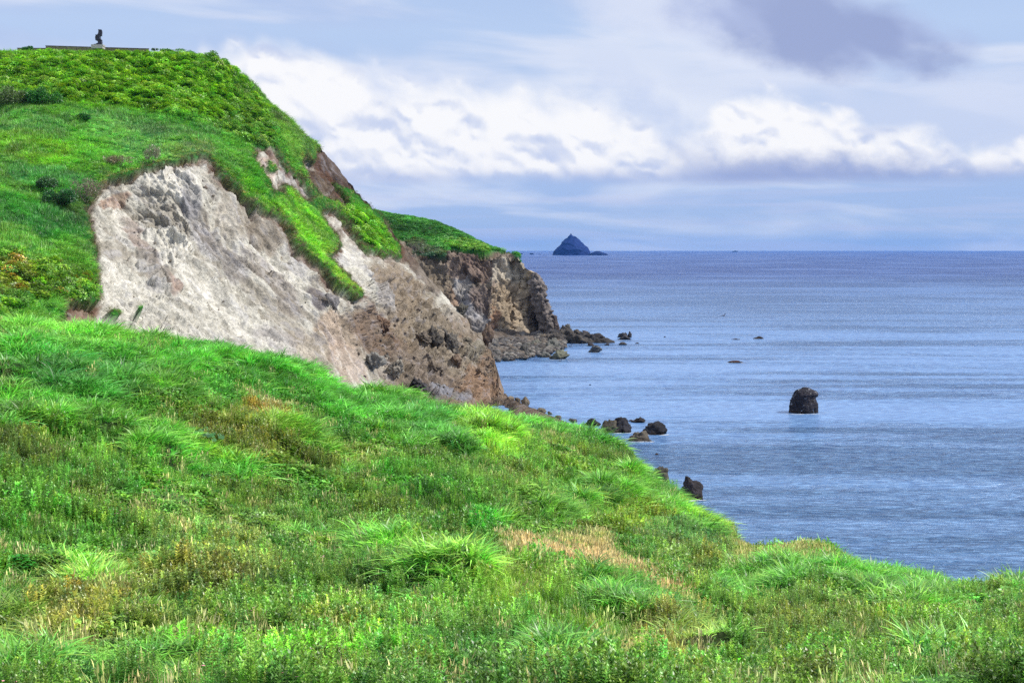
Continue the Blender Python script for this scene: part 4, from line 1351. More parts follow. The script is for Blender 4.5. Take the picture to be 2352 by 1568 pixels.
def scatter_hill():
    rows = (HILL['nb'] - 3, HILL['nb'] + HILL['nr'])
    lim = lambda u: sstep(u, -260, -220)
    bare = lambda sd: sstep(sd, -0.5, -5.5)
    tc_ = lambda u, v, P: zone_colour(u, v, P, (74, 156, 50), HILL_GREEN)
    lf = lambda u, v: zmax(u, v, LEAFY_HILL, 8)
    Pt, u, v, e, nr_, A_ = sample_sheet(HILL, rows, 150000, lambda u, v, P, sd: bare(sd) * (1 - 0.9 * lf(u, v)) * lim(u))
    n = len(Pt)
    c = tc_(u, v, Pt)
    cl = fbm(Pt * 0.10, 3, 401)
    rm = sstep(e, -16, -2)[:, None] * (RNG.random(n)[:, None] < 0.4)
    c = c * (1.08 + 0.35 * cl[:, None] + 0.3 * fbm(Pt * 0.35, 3, 403)[:, None])
    c = c * (1 - rm * 0.8) + lin((146, 150, 96)) * rm * 0.8
    s = RNG.uniform(0.9, 1.5, n) * (1 + 0.4 * fbm(Pt * 0.18, 3, 402)) * np.interp(-e, [3, 18], [0.5, 1.0])
    rd = cl > 0.02
    scatter('hill_grass', C_MEADOW, Pt[~rd], s[~rd] * 1.25, rots((~rd).sum(), 0.15, nr_[~rd], 0.4), jitter_tint(c[~rd] * VEG, (~rd).sum()), label='bright green grass on the slopes of the cliff hill', cat='grass', nvar=4)
    scatter('hill_reed_grass', C_REED, Pt[rd], s[rd] * 0.95, rots(rd.sum(), 0.15, nr_[rd], 0.4), jitter_tint(c[rd] * VEG, rd.sum()), label='longer darker green grass in swathes on the cliff hill', cat='grass', nvar=5)
    Pt, u, v, e, nr_, _ = sample_sheet(HILL, rows, 80000, lambda u, v, P, sd: bare(sd) * lf(u, v) * lim(u))
    n = len(Pt)
    c = tc_(u, v, Pt)
    cl = fbm(Pt * 0.12, 4, 411)
    c = c * (1 + 0.35 * cl[:, None])
    ye = (RNG.random(n)[:, None] < 0.35) * 1.0
    c = c * (1 - 0.6 * ye) + lin((108, 190, 10)) * 0.6 * ye
    br = (blobw(u, v, (60, 640, 170, 50, 0)) < 1)[:, None] * (RNG.random(n)[:, None] < 0.07)
    c = np.where(br, lin((124, 130, 36)), c)
    top_ = sstep(v, 112, 140)
    Pt = Pt + np.array([0, 0, 1.0]) * (top_ * np.clip(fbm(Pt * 0.3, 3, 412) * 1.6 + 0.3, -0.3, 1.8))[:, None]
    scatter('knotweed_cover', C_BUSH, Pt, (0.8 + 1.9 * RNG.random(n) ** 1.5) * (0.6 + 0.4 * top_), rots(n, 0.3, nr_, 0.4), jitter_tint(c * VEG, n, 0.22, 0.12), label='yellow green leafy undergrowth carpeting the top of the cliff hill', cat='undergrowth', nvar=4)
    # dry fringe at the turf break
    Pt, u, v, e, nr_, _ = sample_sheet(HILL, rows, 260000, lambda u, v, P, sd: np.exp(-((sd + 0.5) / 2.0) ** 2) * 0.4 * sstep(v, 330, 350))
    n = len(Pt)
    c = np.repeat(lin((140, 134, 92))[None], n, 0)
    scatter('hanging_dry_grass', C_STRAW, Pt, RNG.uniform(1.0, 1.7, n), rots(n, 0.5, nr_, 1.2), jitter_tint(c * 0.6, n, 0.25, 0.05, True), label='dry tangled grass and roots hanging over the cliff rim', cat='grass', nvar=4)
    # far headland
    rows = (FAR['nb'] - 2, FAR['nb'] + FAR['nr'])
    Pt, u, v, e, nr_, _ = sample_sheet(FAR, rows, 40000, lambda u, v, P, sd: bare(sd) * sstep(u, 850, 870))
    n = len(Pt)
    c = zone_colour(u, v, Pt, (48, 140, 50), FAR_GREEN) * (1 + 0.5 * fbm(Pt * 0.06, 3, 421)[:, None])
    scatter('headland_grass', C_BUSH, Pt, RNG.uniform(1.6, 3.4, n), rots(n, 0.2), jitter_tint(c * VEG, n, 0.22), label='dense green scrub and grass on top of the far headland', cat='grass', nvar=4)


scatter_fg()
scatter_hill()

# ================================================================== ROCKS
def rock_mat(name, wet=None, guano=False):
    """weathered rock: colour from the mesh, darker wet foot by height above the sea, optional droppings"""
    m, t, o = new_mat(name)
    b = t.new('ShaderNodeBsdfPrincipled')
    a = t.new('ShaderNodeAttribute', attribute_name='col')
    geo = t.new('ShaderNodeNewGeometry')
    n1 = t.noise(geo.outputs['Position'], 1.3, 8, 0.65)
    n2 = t.noise(geo.outputs['Position'], 0.35, 5, 0.6, 0.3)
    f = t.m('ADD', 0.5, t.m('ADD', t.m('MULTIPLY', t.smooth(n1, 0.3, 0.7), 0.55), t.m('MULTIPLY', t.smooth(n2, 0.35, 0.65), 0.4)))
    mx = t.new('ShaderNodeMix', data_type='RGBA', blend_type='MULTIPLY')
    mx.inputs[0].default_value = 1
    t.l.new(a.outputs['Color'], mx.inputs[6])
    t.l.new(f, mx.inputs[7])
    c = mx.outputs[2]
    if guano:
        sp_ = t.new('ShaderNodeSeparateXYZ')
        t.l.new(geo.outputs['Position'], sp_.inputs[0])
        g = t.noise(t.vec(t.m('MULTIPLY', sp_.outputs[0], 1.7), sp_.outputs[1], t.m('MULTIPLY', sp_.outputs[2], 0.8)), 1.0, 6, 0.75, 0.6)
        g = t.m('ADD', g, t.m('MULTIPLY', t.smooth(sp_.outputs[2], 3.5, 7.0), 0.07))
        c = t.mix(t.smooth(g, 0.615, 0.665), c, (0.6, 0.62, 0.66, 1))
    t.l.new(c, b.inputs['Base Color'])
    b.inputs['Roughness'].default_value = 0.85
    b.inputs['Specular IOR Level'].default_value = 0.3
    bp = t.new('ShaderNodeBump')
    bp.inputs['Strength'].default_value = 0.9
    bp.inputs['Distance'].default_value = 0.5
    t.l.new(t.noise(geo.outputs['Position'], 1.6, 9, 0.68), bp.inputs['Height'])
    t.l.new(bp.outputs[0], b.inputs['Normal'])
    t.l.new(b.outputs[0], o.inputs[0])
    return m


M_ROCK = rock_mat('boulder_stone')
M_GUANO = rock_mat('sea_rock_stone', guano=True)


def ico(sub):
    bm = bmesh.new()
    bmesh.ops.create_icosphere(bm, subdivisions=sub, radius=1.0)
    v = np.array([x.co[:] for x in bm.verts])
    f = np.array([[x.index for x in fc.verts] for fc in bm.faces])
    bm.free()
    return v, f


ICO = {k: ico(k) for k in (2, 3, 4, 5)}


def boulder_shape(seed, sub, rough=0.16, planes=13):
    R = np.random.default_rng(seed)
    v, f = ICO[sub]
    m = R.normal(size=(planes, 3))
    m /= np.linalg.norm(m, axis=1, keepdims=True)
    h = R.uniform(0.72, 1.05, planes)
    dt = v @ m.T
    r = np.where(dt > 0.12, h / np.maximum(dt, 0.12), 9.0)
    r = -np.log(np.exp(-14 * r).sum(1)) / 14
    r = np.minimum(r, 1.25)
    p = v * r[:, None]
    p = p * (1 + rough * facet(p + seed * 3.1, 0.55, seed)[:, None] * 1.6 + rough * 0.7 * fbm(p * 2.2 + seed, 4, seed)[:, None] + rough * 0.35 * fbm(p * 7 + seed, 3, seed + 5)[:, None])
    p /= np.array([np.ptp(p[:, 0]) / 2, np.ptp(p[:, 1]) / 2, np.ptp(p[:, 2]) / 2])
    return p, f


DARK, DBR, GREY, PALE, BRN, GRN = (50, 49, 54), (84, 78, 72), (112, 110, 106), (150, 146, 138), (128, 110, 94), (112, 112, 90)
ROCKK = 0.75


def rock_cols(P, c, z0, wet=True, top=None):
    col_ = np.repeat(lin(c)[None], len(P), 0) * ROCKK
    col_ = col_ * (1 + 0.3 * fbm(P * 0.6, 4, 501)[:, None])
    if top is not None:
        k = sstep((P[:, 2] - P[:, 2].min()) / max(np.ptp(P[:, 2]), 0.1), 0.6, 0.9)[:, None]
        col_ = col_ * (1 - k) + lin(top) * ROCKK * k
    if wet:      # tide-stained foot: weed and wet stone just above the sea
        k = sstep(P[:, 2] + 0.25 * fbm(P * 1.5, 2, 502), 0.85, 0.25)[:, None]
        col_ = col_ * (1 - k * 0.7) + lin((74, 56, 40)) * 0.4 * k * 0.7
    return np.clip(col_, 0.003, 0.9)


def boulder(u, vb, wpx, hpx, c, label, seed, d=None, sub=3, depth=0.85, group=None, sink=0.2, rough=0.16, name='boulder', yaw=None, tilt=0.0, mat=None, wet=True, cat='boulder'):
    """a boulder whose waterline (or foot) is at bearing u, dip vb; wpx x hpx is its apparent size"""
    if d is None:
        d = water_d(vb)
    k = d / F
    wd, hh = wpx * k, hpx * k
    p, f = boulder_shape(seed, sub, rough)
    if hpx < 0.4 * wpx:
        rr = p[:, 0] ** 2
        p[:, 2] = np.where(p[:, 2] > 0, p[:, 2] * (1.12 - 0.9 * rr), p[:, 2]) - 0.1 * (p[:, 2] > 0)
    if vb > 770 and wet:
        fl = 1 + 0.28 * np.clip(0.35 - p[:, 2], 0, 1)[:, None]
        p[:, :2] *= fl
        p[:, :2] /= 1.1
        sink = max(sink, 0.45)
    p = p * np.array([wd / 2, wd / 2 * depth, hh * (1 + sink) / 2])
    if tilt:
        a = math.radians(tilt)
        p = p @ np.array([[math.cos(a), 0, -math.sin(a)], [0, 1, 0], [math.sin(a), 0, math.cos(a)]])
    foot = P3(u, vb, d)
    cz = foot[2] + hh - hh * (1 + sink) / 2
    loc = np.array([foot[0], foot[1] + wd / 2 * depth * 0.6, cz])
    W_ = p + loc
    col_ = rock_cols(W_, c, foot[2], wet and foot[2] < 1.0)
    o = mesh_obj(name, p, f, mat or M_ROCK, cols={'col': col_})
    o.location = loc
    tag(o, label, cat, group)
    return o


def loft_rock(name, levels, d, label, c, seed, depth=0.8, rings=44, seg=56, amp=0.05, group=None, mat=None, cat='rock', drop=1.0, wet=True, top=None, yshift=0.0):
    """rock whose outline (height, left, right in photo units at distance d) is known"""
    lv = np.array(sorted(levels, key=lambda q: -q[0]), float)      # v descending: bottom first
    vb = lv[0, 0]
    vv = np.linspace(vb, lv[-1, 0], rings)
    xl = np.interp(-vv, -lv[:, 0], lv[:, 1])
    xr = np.interp(-vv, -lv[:, 0], lv[:, 2])
    k = d / F
    X0 = (0.5 * (xl[0] + xr[0]) - U0) * k
    Z0 = H - (vb - V0) * k
    th = np.linspace(0, 2 * math.pi, seg, endpoint=False)
    V = []
    wmax = (xr - xl).max() * k
    for i in range(rings):
        cx = (0.5 * (xl[i] + xr[i]) - U0) * k - X0
        rx = max(0.5 * (xr[i] - xl[i]) * k, 0.02 * wmax)
        V.append(np.stack([cx + rx * np.cos(th), depth * (0.35 * rx + 0.65 * min(rx * 1.2, wmax / 2)) * np.sin(th) * (rx / (rx + 0.001)), np.full(seg, H - (vv[i] - V0) * k - Z0)], -1))
    V = np.array(V)
    low = V[0].copy()
    low[:, 2] -= drop * k * 20 if drop > 3 else drop
    low[:, :2] *= 1.03
    V = np.concatenate([low[None], V], 0)
    n = V.copy()
    n[..., 0] -= V[..., 0].mean(1, keepdims=True)
    n[..., 2] = 0
    n /= np.maximum(np.linalg.norm(n, axis=-1, keepdims=True), 1e-6)
    q = V / wmax
    dd = wmax * amp * (1.3 * facet(q, 0.24, seed) * 2 + 0.9 * fbm(q * 5 + seed, 4, seed) + 1.0 * facet(q, 0.09, seed + 3))
    V = V + n * dd[..., None]
    nr, ns = V.shape[:2]
    idx = np.arange(nr * ns).reshape(nr, ns)
    f = np.stack([idx[:-1], np.roll(idx, -1, 1)[:-1], np.roll(idx, -1, 1)[1:], idx[1:]], -1).reshape(-1, 4).tolist()
    vs = V.reshape(-1, 3)
    vs = np.r_[vs, [V[-1].mean(0)]]
    f += [[int(idx[-1, i]), int(idx[-1, (i + 1) % ns]), len(vs) - 1] for i in range(ns)]
    loc = np.array([X0, d + yshift, Z0])
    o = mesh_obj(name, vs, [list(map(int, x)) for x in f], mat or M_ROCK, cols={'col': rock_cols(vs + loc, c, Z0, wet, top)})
    o.location = loc
    tag(o, label, cat, group)
    return o


# --- the lone sea rock
d0 = water_d(950)
loft_rock('sea_rock', [(950, 1811, 1879), (944, 1812, 1878), (935, 1815, 1878), (925, 1816, 1878), (915, 1818, 1874), (905, 1822, 1878), (899, 1827, 1875), (895, 1831, 1870), (892, 1839, 1862), (889, 1844, 1853)],
          d0 + 3, 'lone black sea rock streaked with white bird droppings', (52, 48, 56), 11, mat=M_GUANO, amp=0.016, rings=60, seg=72, drop=1.5, cat='sea rock')
# --- the island and the skerries beside it, haze blue painted into their colour
D_IS = water_d(586.2)
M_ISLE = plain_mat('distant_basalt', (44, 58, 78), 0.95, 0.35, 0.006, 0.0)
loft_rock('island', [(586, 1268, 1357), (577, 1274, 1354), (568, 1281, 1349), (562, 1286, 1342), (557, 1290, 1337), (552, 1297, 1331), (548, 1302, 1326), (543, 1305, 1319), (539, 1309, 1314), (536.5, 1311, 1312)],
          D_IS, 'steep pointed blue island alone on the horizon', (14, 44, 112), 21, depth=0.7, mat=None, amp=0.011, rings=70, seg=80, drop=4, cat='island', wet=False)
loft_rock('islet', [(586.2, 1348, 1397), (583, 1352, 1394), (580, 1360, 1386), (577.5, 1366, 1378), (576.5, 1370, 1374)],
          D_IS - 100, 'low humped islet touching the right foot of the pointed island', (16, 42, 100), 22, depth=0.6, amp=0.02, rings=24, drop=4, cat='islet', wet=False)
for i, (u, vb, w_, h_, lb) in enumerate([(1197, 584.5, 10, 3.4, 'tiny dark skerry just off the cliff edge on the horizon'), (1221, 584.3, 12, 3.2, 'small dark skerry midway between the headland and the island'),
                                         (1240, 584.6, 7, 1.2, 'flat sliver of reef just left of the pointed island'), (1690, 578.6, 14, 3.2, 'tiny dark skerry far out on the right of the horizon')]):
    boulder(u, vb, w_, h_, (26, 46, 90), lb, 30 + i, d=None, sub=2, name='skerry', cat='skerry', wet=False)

# --- boulders in the water by the near shore
NEAR = [
    (1430, 993, 46, 33, DARK, 'pointed black boulder nearest the grass among the shore rocks', 41), (1470, 970, 38, 13, DARK, 'low black boulder farthest out in the near cluster of shore rocks', 42),
    (1505, 998, 58, 27, DARK, 'broad black boulder right of the near cluster of shore rocks', 43), (1474, 1013, 57, 23, (104, 96, 84), 'brown grey slab in front of the near cluster of shore rocks', 44),
    (1362, 978, 42, 15, DARK, 'dark rounded boulder just peeping over the grassy crest', 45), (1402, 994, 58, 30, (92, 86, 74), 'brownish boulder half hidden by grass beside the pointed black one', 46),
    (1449, 967, 14, 4, (110, 70, 50), 'small rusty rock awash behind the pointed black boulder', 47), (1509, 1044, 9, 3.5, (110, 70, 54), 'tiny reddish rock awash off the grassy slope', 48),
    (1519, 1110, 44, 44, (110, 104, 90), 'grey brown boulder half hidden behind the grass of the steep slope', 49), (1590, 1147, 62, 50, (66, 60, 62), 'large dark boulder at the foot of the grassy slope', 50),
    (1355, 884, 6, 2, (90, 60, 50), 'speck of rock awash in the calm bay', 51),
]
for u, vb, w_, h_, c, lb, sd_ in NEAR:
    boulder(u, vb, w_, h_, c, lb, sd_, sub=4 if w_ > 30 else 3, group='rocks in the water below the near slope')

# --- rocks at the toe of the main cliff
TOE = [
    (1206, 934, 22, 26, (124, 110, 90), 'squared brown block standing at the end of the cliff toe', 61), (1189, 928, 15, 17, (112, 98, 80), 'brown block leaning beside the squared block at the cliff toe', 62),
    (1245, 950, 24, 15, (126, 118, 100), 'rounded grey brown boulder showing above the grass crest', 63), (1262, 952, 11, 8, (112, 104, 90), 'small stone right of the rounded boulder above the grass', 64),
    (1226, 946, 14, 9, (140, 128, 90), 'yellowish stone left of the rounded boulder above the grass', 65), (1150, 897, 12, 12, (134, 116, 96), 'small knob of brown rock on the cliff toe by the water', 66),
    (1172, 922, 18, 12, (130, 116, 98), 'flat brown stone at the foot of the cliff toe', 67), (1282, 962, 16, 9, (112, 104, 90), 'low stone near the right end of the cliff toe', 68),
    (1318, 970, 20, 10, (96, 92, 84), 'grey stone at the far right end of the cliff toe', 69), (1160, 912, 12, 10, (120, 104, 86), 'brown stone wedged between the knob and the flat stone', 70),
]
for u, vb, w_, h_, c, lb, sd_ in TOE:
    boulder(u, vb, w_, h_, c, lb, sd_, d=water_d(vb, 0.5), sub=3, group='stones at the toe of the main cliff', wet=False)

# --- great blocks stuck in the face of the main cliff
OUT = [
    (1030, 826, 50, 74, (98, 92, 84), 'tall dark cracked block jutting from the lower cliff', 71, 4, -6), (993, 806, 44, 58, (92, 86, 78), 'dark rounded block left of the tall cracked block in the cliff', 72, 4, 10),
    (972, 794, 44, 30, (124, 112, 98), 'sloping brown grey block upper left of the dark pair in the cliff', 73, 3, 25), (1046, 850, 34, 38, (132, 112, 94), 'rounded brown block tucked under the tall cracked block', 74, 3, 0),
    (856, 852, 50, 48, (150, 146, 138), 'pale grey pitted boulder low in the cliff above the grass', 75, 3, 20), (888, 826, 14, 12, (120, 114, 104), 'small round stone perched by the pale pitted boulder', 76, 3, 0),
    (905, 868, 48, 42, (156, 148, 134), 'lumpy pale block below the small round stone', 77, 3, -10), (960, 904, 50, 36, (78, 74, 74), 'dark overhanging slab just above the grass crest', 78, 4, 25),
    (1119, 790, 30, 50, (120, 100, 84), 'brown upright block at the right edge of the cliff by the beach', 79, 4, 8), (1059, 730, 34, 34, (98, 94, 84), 'dark greenish block high on the right shoulder of the cliff', 80, 4, 20),
    (1000, 862, 40, 30, (134, 120, 104), 'sloping brown slab below the dark pair in the cliff', 81, 3, 20), (1070, 800, 36, 28, (130, 120, 104), 'grey brown slab right of the tall cracked block', 82, 4, 20),
    (880, 770, 34, 48, (124, 100, 82), 'brown crag left of the dark blocks in the cliff', 83, 3, -20), (1006, 770, 20, 20, (110, 104, 96), 'small dark block on top of the dark pair', 84, 3, 0),
    (762, 712, 30, 44, (150, 144, 140), 'grey spur rising from the lower white face', 85, 4, -30), (1042, 812, 12, 12, (120, 112, 100), 'small stone against the tall cracked block', 86, 3, 0),
    (1105, 868, 30, 26, (136, 116, 96), 'brown crag near the seaward foot of the cliff', 87, 4, 10), (1008, 903, 44, 24, (126, 124, 124), 'grey slab at the foot of the cliff above the crest of grass', 88, 4, 15),
    (701, 697, 4, 4, (100, 90, 84), 'pebble sized stone stuck in the white face', 89, 3, 0), (707, 412, 5, 6, (120, 96, 90), 'small pinkish stone beside the little scar', 90, 3, 0),
]
for u, vb, w_, h_, c, lb, sd_, sb, ti in OUT:
    vm = vb - h_ * 0.5
    d = float(Dh(u, vm))
    boulder(u, vb, w_, h_, c, lb, sd_, d=d - 0.3 * w_ * d / F, sub=5 if w_ > 30 else 3, depth=1.1, sink=0.1, rough=0.24, wet=False, name='rock_outcrop', cat='rock outcrop', group='blocks embedded in the main cliff', tilt=ti)

# --- dark pillar on the nose of the far headland
loft_rock('rock_pillar', [(778, 1252, 1292), (760, 1246, 1284), (745, 1240, 1278), (730, 1234, 1272), (710, 1228, 1264), (690, 1222, 1258), (670, 1218, 1254), (650, 1216, 1249), (635, 1218, 1240), (626, 1222, 1232)],
          640, 'dark leaning rock buttress on the seaward nose of the far headland', (130, 120, 114), 95, depth=0.9, amp=0.06, rings=60, seg=64, drop=2, cat='rock outcrop', wet=False, yshift=3)
loft_rock('rock_pillar', [(760, 1262, 1284), (745, 1264, 1282), (730, 1266, 1279), (724, 1268, 1275)], 642, 'short dark knob right of the leaning buttress', (100, 88, 84), 96, depth=0.9, amp=0.06, rings=24, drop=2, cat='rock outcrop', wet=False)

# --- boulders of the far point and its beach
FARR = [
    (1303, 757, 14, 14, GREY, 'rounded stone crowning the heap on the far point', None), (1296, 765, 24, 18, DBR, 'grey boulder left of the crowning stone on the far point', None), (1276, 786, 30, 24, DBR, 'dark boulder where the heap meets the headland', None),
    (1324, 770, 22, 15, DBR, 'dark boulder on the seaward side of the crowning stone', None), (1322, 790, 40, 24, DBR, 'large dark block in the middle of the heap', None), (1346, 768, 17, 9, (90, 74, 66), 'small reddish block on the crest of the heap', None),
    (1334, 791, 40, 16, DBR, 'long low dark boulder along the waterline of the heap', None), (1352, 782, 34, 18, (76, 72, 72), 'sloping dark block right of the middle of the heap', None), (1373, 783, 36, 17, (64, 60, 62), 'dark boulder near the tip of the far point', None),
    (1366, 787, 24, 12, (72, 68, 68), 'low boulder before the tip of the far point', None), (1393, 784, 20, 7, (60, 56, 58), 'last low dark boulder at the tip of the far point', None), (1310, 776, 24, 18, DBR, 'dark block below the crowning stone', None),
    (1271, 804.5, 38, 27, (118, 116, 108), 'big round grey boulder at the edge of the beach', 1), (1288, 825, 47, 19, (122, 122, 104), 'large greenish grey boulder standing in the shallows off the beach', 1), (1255, 820.5, 27, 12.5, (112, 112, 106), 'smooth grey boulder left of the greenish one', 1),
    (1206, 812.6, 27, 21, (104, 102, 98), 'angular grey boulder in the middle of the beach', 1), (1210, 821.6, 19, 13, (108, 106, 100), 'small boulder in front of the angular one on the beach', 1), (1229, 812, 15, 10, GREY, 'dark grey stone between the angular and the round boulder', 1),
    (1157, 824.4, 17, 11, (92, 84, 80), 'dark brown boulder at the left end of the beach waterline', 1), (1172, 828.5, 22, 11, (82, 78, 78), 'flat dark boulder in the water at the left of the beach', 1), (1179, 822, 18, 10, (96, 92, 88), 'grey boulder behind the flat dark one', 1),
    (1168, 799, 26, 11, (132, 126, 118), 'pale broad boulder on the upper beach', 1), (1153, 799, 14, 7, (120, 114, 108), 'small pale stone on the upper beach at left', 1), (1211, 799, 16, 12, (110, 108, 100), 'upright stone at the back of the beach', 1),
    (1230, 796, 28, 16, (124, 122, 110), 'pale grey boulder at the back of the beach', 1), (1245, 792, 22, 14, (112, 104, 96), 'brown grey boulder under the headland', 1), (1190, 806, 16, 8, (116, 110, 104), 'low stone left of the angular boulder', 1),
    (1222, 819, 10, 5, (96, 92, 84), 'small wet stone right of the small boulder on the beach', 1), (1240, 817, 9, 5, (96, 94, 90), 'wet stone left of the smooth grey boulder', 1), (1286, 830, 8, 1.6, (100, 70, 56), 'reddish pebble awash in front of the greenish boulder', 1),
    (1367, 809, 31, 14.5, (104, 106, 108), 'lone two toned boulder standing in the water off the point', 1), (1357, 794.5, 16, 7, (74, 70, 72), 'small dark rock close to the point', 1), (1395, 793, 12, 5, (78, 74, 76), 'small pointed rock right of the point', 1),
    (1436, 780, 29, 10, (72, 70, 74), 'front piece of the jagged rock pair off the point', 1), (1433, 775, 26, 11, (66, 64, 68), 'rear piece of the jagged rock pair off the point', 1), (1447, 775, 10, 13, (62, 60, 66), 'thin spike on the right of the jagged rock pair', 1),
    (1430, 792, 20, 7.5, (76, 74, 76), 'low rock in front of the jagged pair', 1), (1463, 789, 11, 2.5, (90, 76, 66), 'rock awash right of the jagged pair', 1), (1527, 774.5, 5, 2.4, (60, 60, 70), 'tiny black rock far out right of the jagged pair', 1),
    (1745, 778, 24, 6, (56, 50, 54), 'low black reef rock far out in the bay', 1), (1692, 780, 20, 2, (84, 74, 78), 'flat sliver of reef left of the low black reef rock', 1), (1691, 833, 36, 5, (92, 56, 44), 'low rust red rock awash in the middle of the bay', 1),
    (1316, 783, 22, 14, DBR, 'dark block low on the left of the heap', None), (1288, 774, 22, 16, DBR, 'block behind the dark boulder at the left of the heap', None), (1341, 776, 20, 12, (80, 74, 72), 'block between the crest and the waterline of the heap', None),
    (1362, 776, 18, 9, (74, 70, 68), 'small block on the crest near the tip of the point', None), (1262, 780, 20, 12, (110, 102, 94), 'brown grey block against the foot of the headland', None), (1250, 777, 18, 10, (120, 108, 94), 'tan block against the foot of the headland', None),
]
for i, (u, vb, w_, h_, c, lb, wt) in enumerate(FARR):
    d = water_d(vb, 0.0 if wt else 0.0)
    if wt is None:
        d = float(np.interp(vb, [757, 791], [645, 604]))
    z0 = H - (vb - V0) / F * d
    boulder(u, vb, w_ * 1.05, h_ * 1.05, c, lb, 200 + i, d=d, sub=3 if w_ < 25 else 4, depth=0.9, sink=0.35, rough=0.2, group='boulders of the far beach and point', wet=bool(wt))

# small stones filling the heap and the beach: too many to count
_P, _C, _N = [], [], 0
vs, fs, cs = [], [], []
protos = [boulder_shape(900 + k, 2, 0.22) for k in range(5)]
R = np.random.default_rng(77)
off = 0
for k in range(2300):
    if k < 1900:
        u = R.uniform(1120, 1300)
        v = 769 + 57 * R.random() ** 1.3
        if v > np.interp(u, [1120, 1200, 1250, 1300], [828, 822, 812, 796]):
            continue
        d = water_d(v, 0.9)
        size = R.lognormal(-0.5, 0.62)
        c = lin([(120, 116, 112), (142, 136, 128), (100, 94, 90), (128, 116, 104)][k % 4])
        zc = 0.8
    else:
        t_ = R.random()
        u = 1262 + t_ * 130 + R.normal(0, 4)
        v = np.interp(u, [1262, 1303, 1345, 1400], [768, 760, 772, 786]) + R.random() * np.interp(u, [1262, 1303, 1400], [22, 28, 3])
        d = float(np.interp(v, [757, 791], [645, 606]))
        size = R.uniform(0.9, 3.0)
        c = lin([(78, 73, 70), (88, 82, 77), (64, 61, 61)][k % 3])
        zc = H - (v - V0) / F * d
    p, f = protos[k % 5]
    a = R.uniform(0, 6.28)
    rot = np.array([[math.cos(a), -math.sin(a), 0], [math.sin(a), math.cos(a), 0], [0, 0, 1]])
    q = (p * np.array([1, 0.8, 0.6]) * size) @ rot.T + np.array([(u - U0) / F * d, d, zc])
    vs.append(q)
    fs.append(f + off)
    cs.append(np.repeat((c * 0.65 * R.uniform(0.7, 1.3))[None], len(p), 0))
    off += len(p)
ob = mesh_obj('beach_stones', np.concatenate(vs), np.concatenate(fs), M_ROCK, cols={'col': np.concatenate(cs)})
tag(ob, 'countless loose grey stones strewn over the far beach and its rocky point', 'stones', None, 'stuff')

# shingle and debris lying on the lower cliff
vs, fs, cs, off = [], [], [], 0
Hs = {'P': HILL['P'], 'U': HILL['U'], 'V': HILL['V'], 'N': HILL['N'], 'sd': HILL['sd']}
Pt, u, v, e, nr_, _ = sample_sheet(Hs, (HILL['nb'], HILL['nb'] + HILL['nr']), 9000, lambda u, v, P, sd: (sd > 6) * (0.05 + 0.95 * sstep(blobw(u, v, (1030, 850, 210, 110, 45)), 1.2, 0.7)))
for k in range(len(Pt)):
    p, f = protos[k % 5]
    size = min(R.lognormal(-1.5, 0.55), 0.9)
    q = p * size * R.uniform(0.6, 1.1, 3) + Pt[k]
    vs.append(q)
    fs.append(f + off)
    cs.append(np.repeat((lin([(150, 134, 118), (128, 116, 104), (170, 158, 142), (112, 104, 98)][k % 4]) * 0.62 * R.uniform(0.7, 1.25))[None], len(p), 0))
    off += len(p)
ob = mesh_obj('cliff_rubble', np.concatenate(vs), np.concatenate(fs), M_ROCK, cols={'col': np.concatenate(cs)})
tag(ob, 'loose rubble and small stones caught on the face of the main cliff', 'rubble', None, 'stuff')

# ================================================================== SHRUBS
def leaf_cloud(lobes, n, size, seed, shell=0.55):
    """many small leaves spread through a few rough lobes, thinner towards the outside"""
    R = np.random.default_rng(seed)
    lobes = np.asarray(lobes, float)
    wt = (lobes[:, 3] * lobes[:, 4]) / (lobes[:, 3] * lobes[:, 4]).sum()
    k = R.choice(len(lobes), n, p=wt)
    d = R.normal(size=(n, 3))
    d /= np.linalg.norm(d, axis=1, keepdims=True)
    r = (shell + (1.12 - shell) * R.random(n)) * (1 + 0.25 * fbm(d * 2.2 + lobes[k][:, :3], 3, seed))
    rad = np.stack([lobes[k, 3], lobes[k, 3], lobes[k, 4]], -1)
    c = lobes[k, :3] + d * r[:, None] * rad
    c[:, 2] = np.maximum(c[:, 2], 0.05)
    a = d + R.normal(0, 0.6, (n, 3))
    a /= np.linalg.norm(a, axis=1, keepdims=True)
    b_ = np.cross(a, R.normal(size=(n, 3)))
    b_ /= np.maximum(np.linalg.norm(b_, axis=1, keepdims=True), 1e-6)
    s = (size * R.uniform(0.6, 1.4, n))[:, None]
    v = np.stack([c - a * s * 0.5, c + b_ * s * 0.28, c + a * s * 0.6, c - b_ * s * 0.28], 1).reshape(-1, 3)
    f = np.arange(n * 4).reshape(-1, 4)
    return v, f, np.repeat(R.random(n), 4), np.tile([0.2, 0.6, 1.0, 0.6], n)


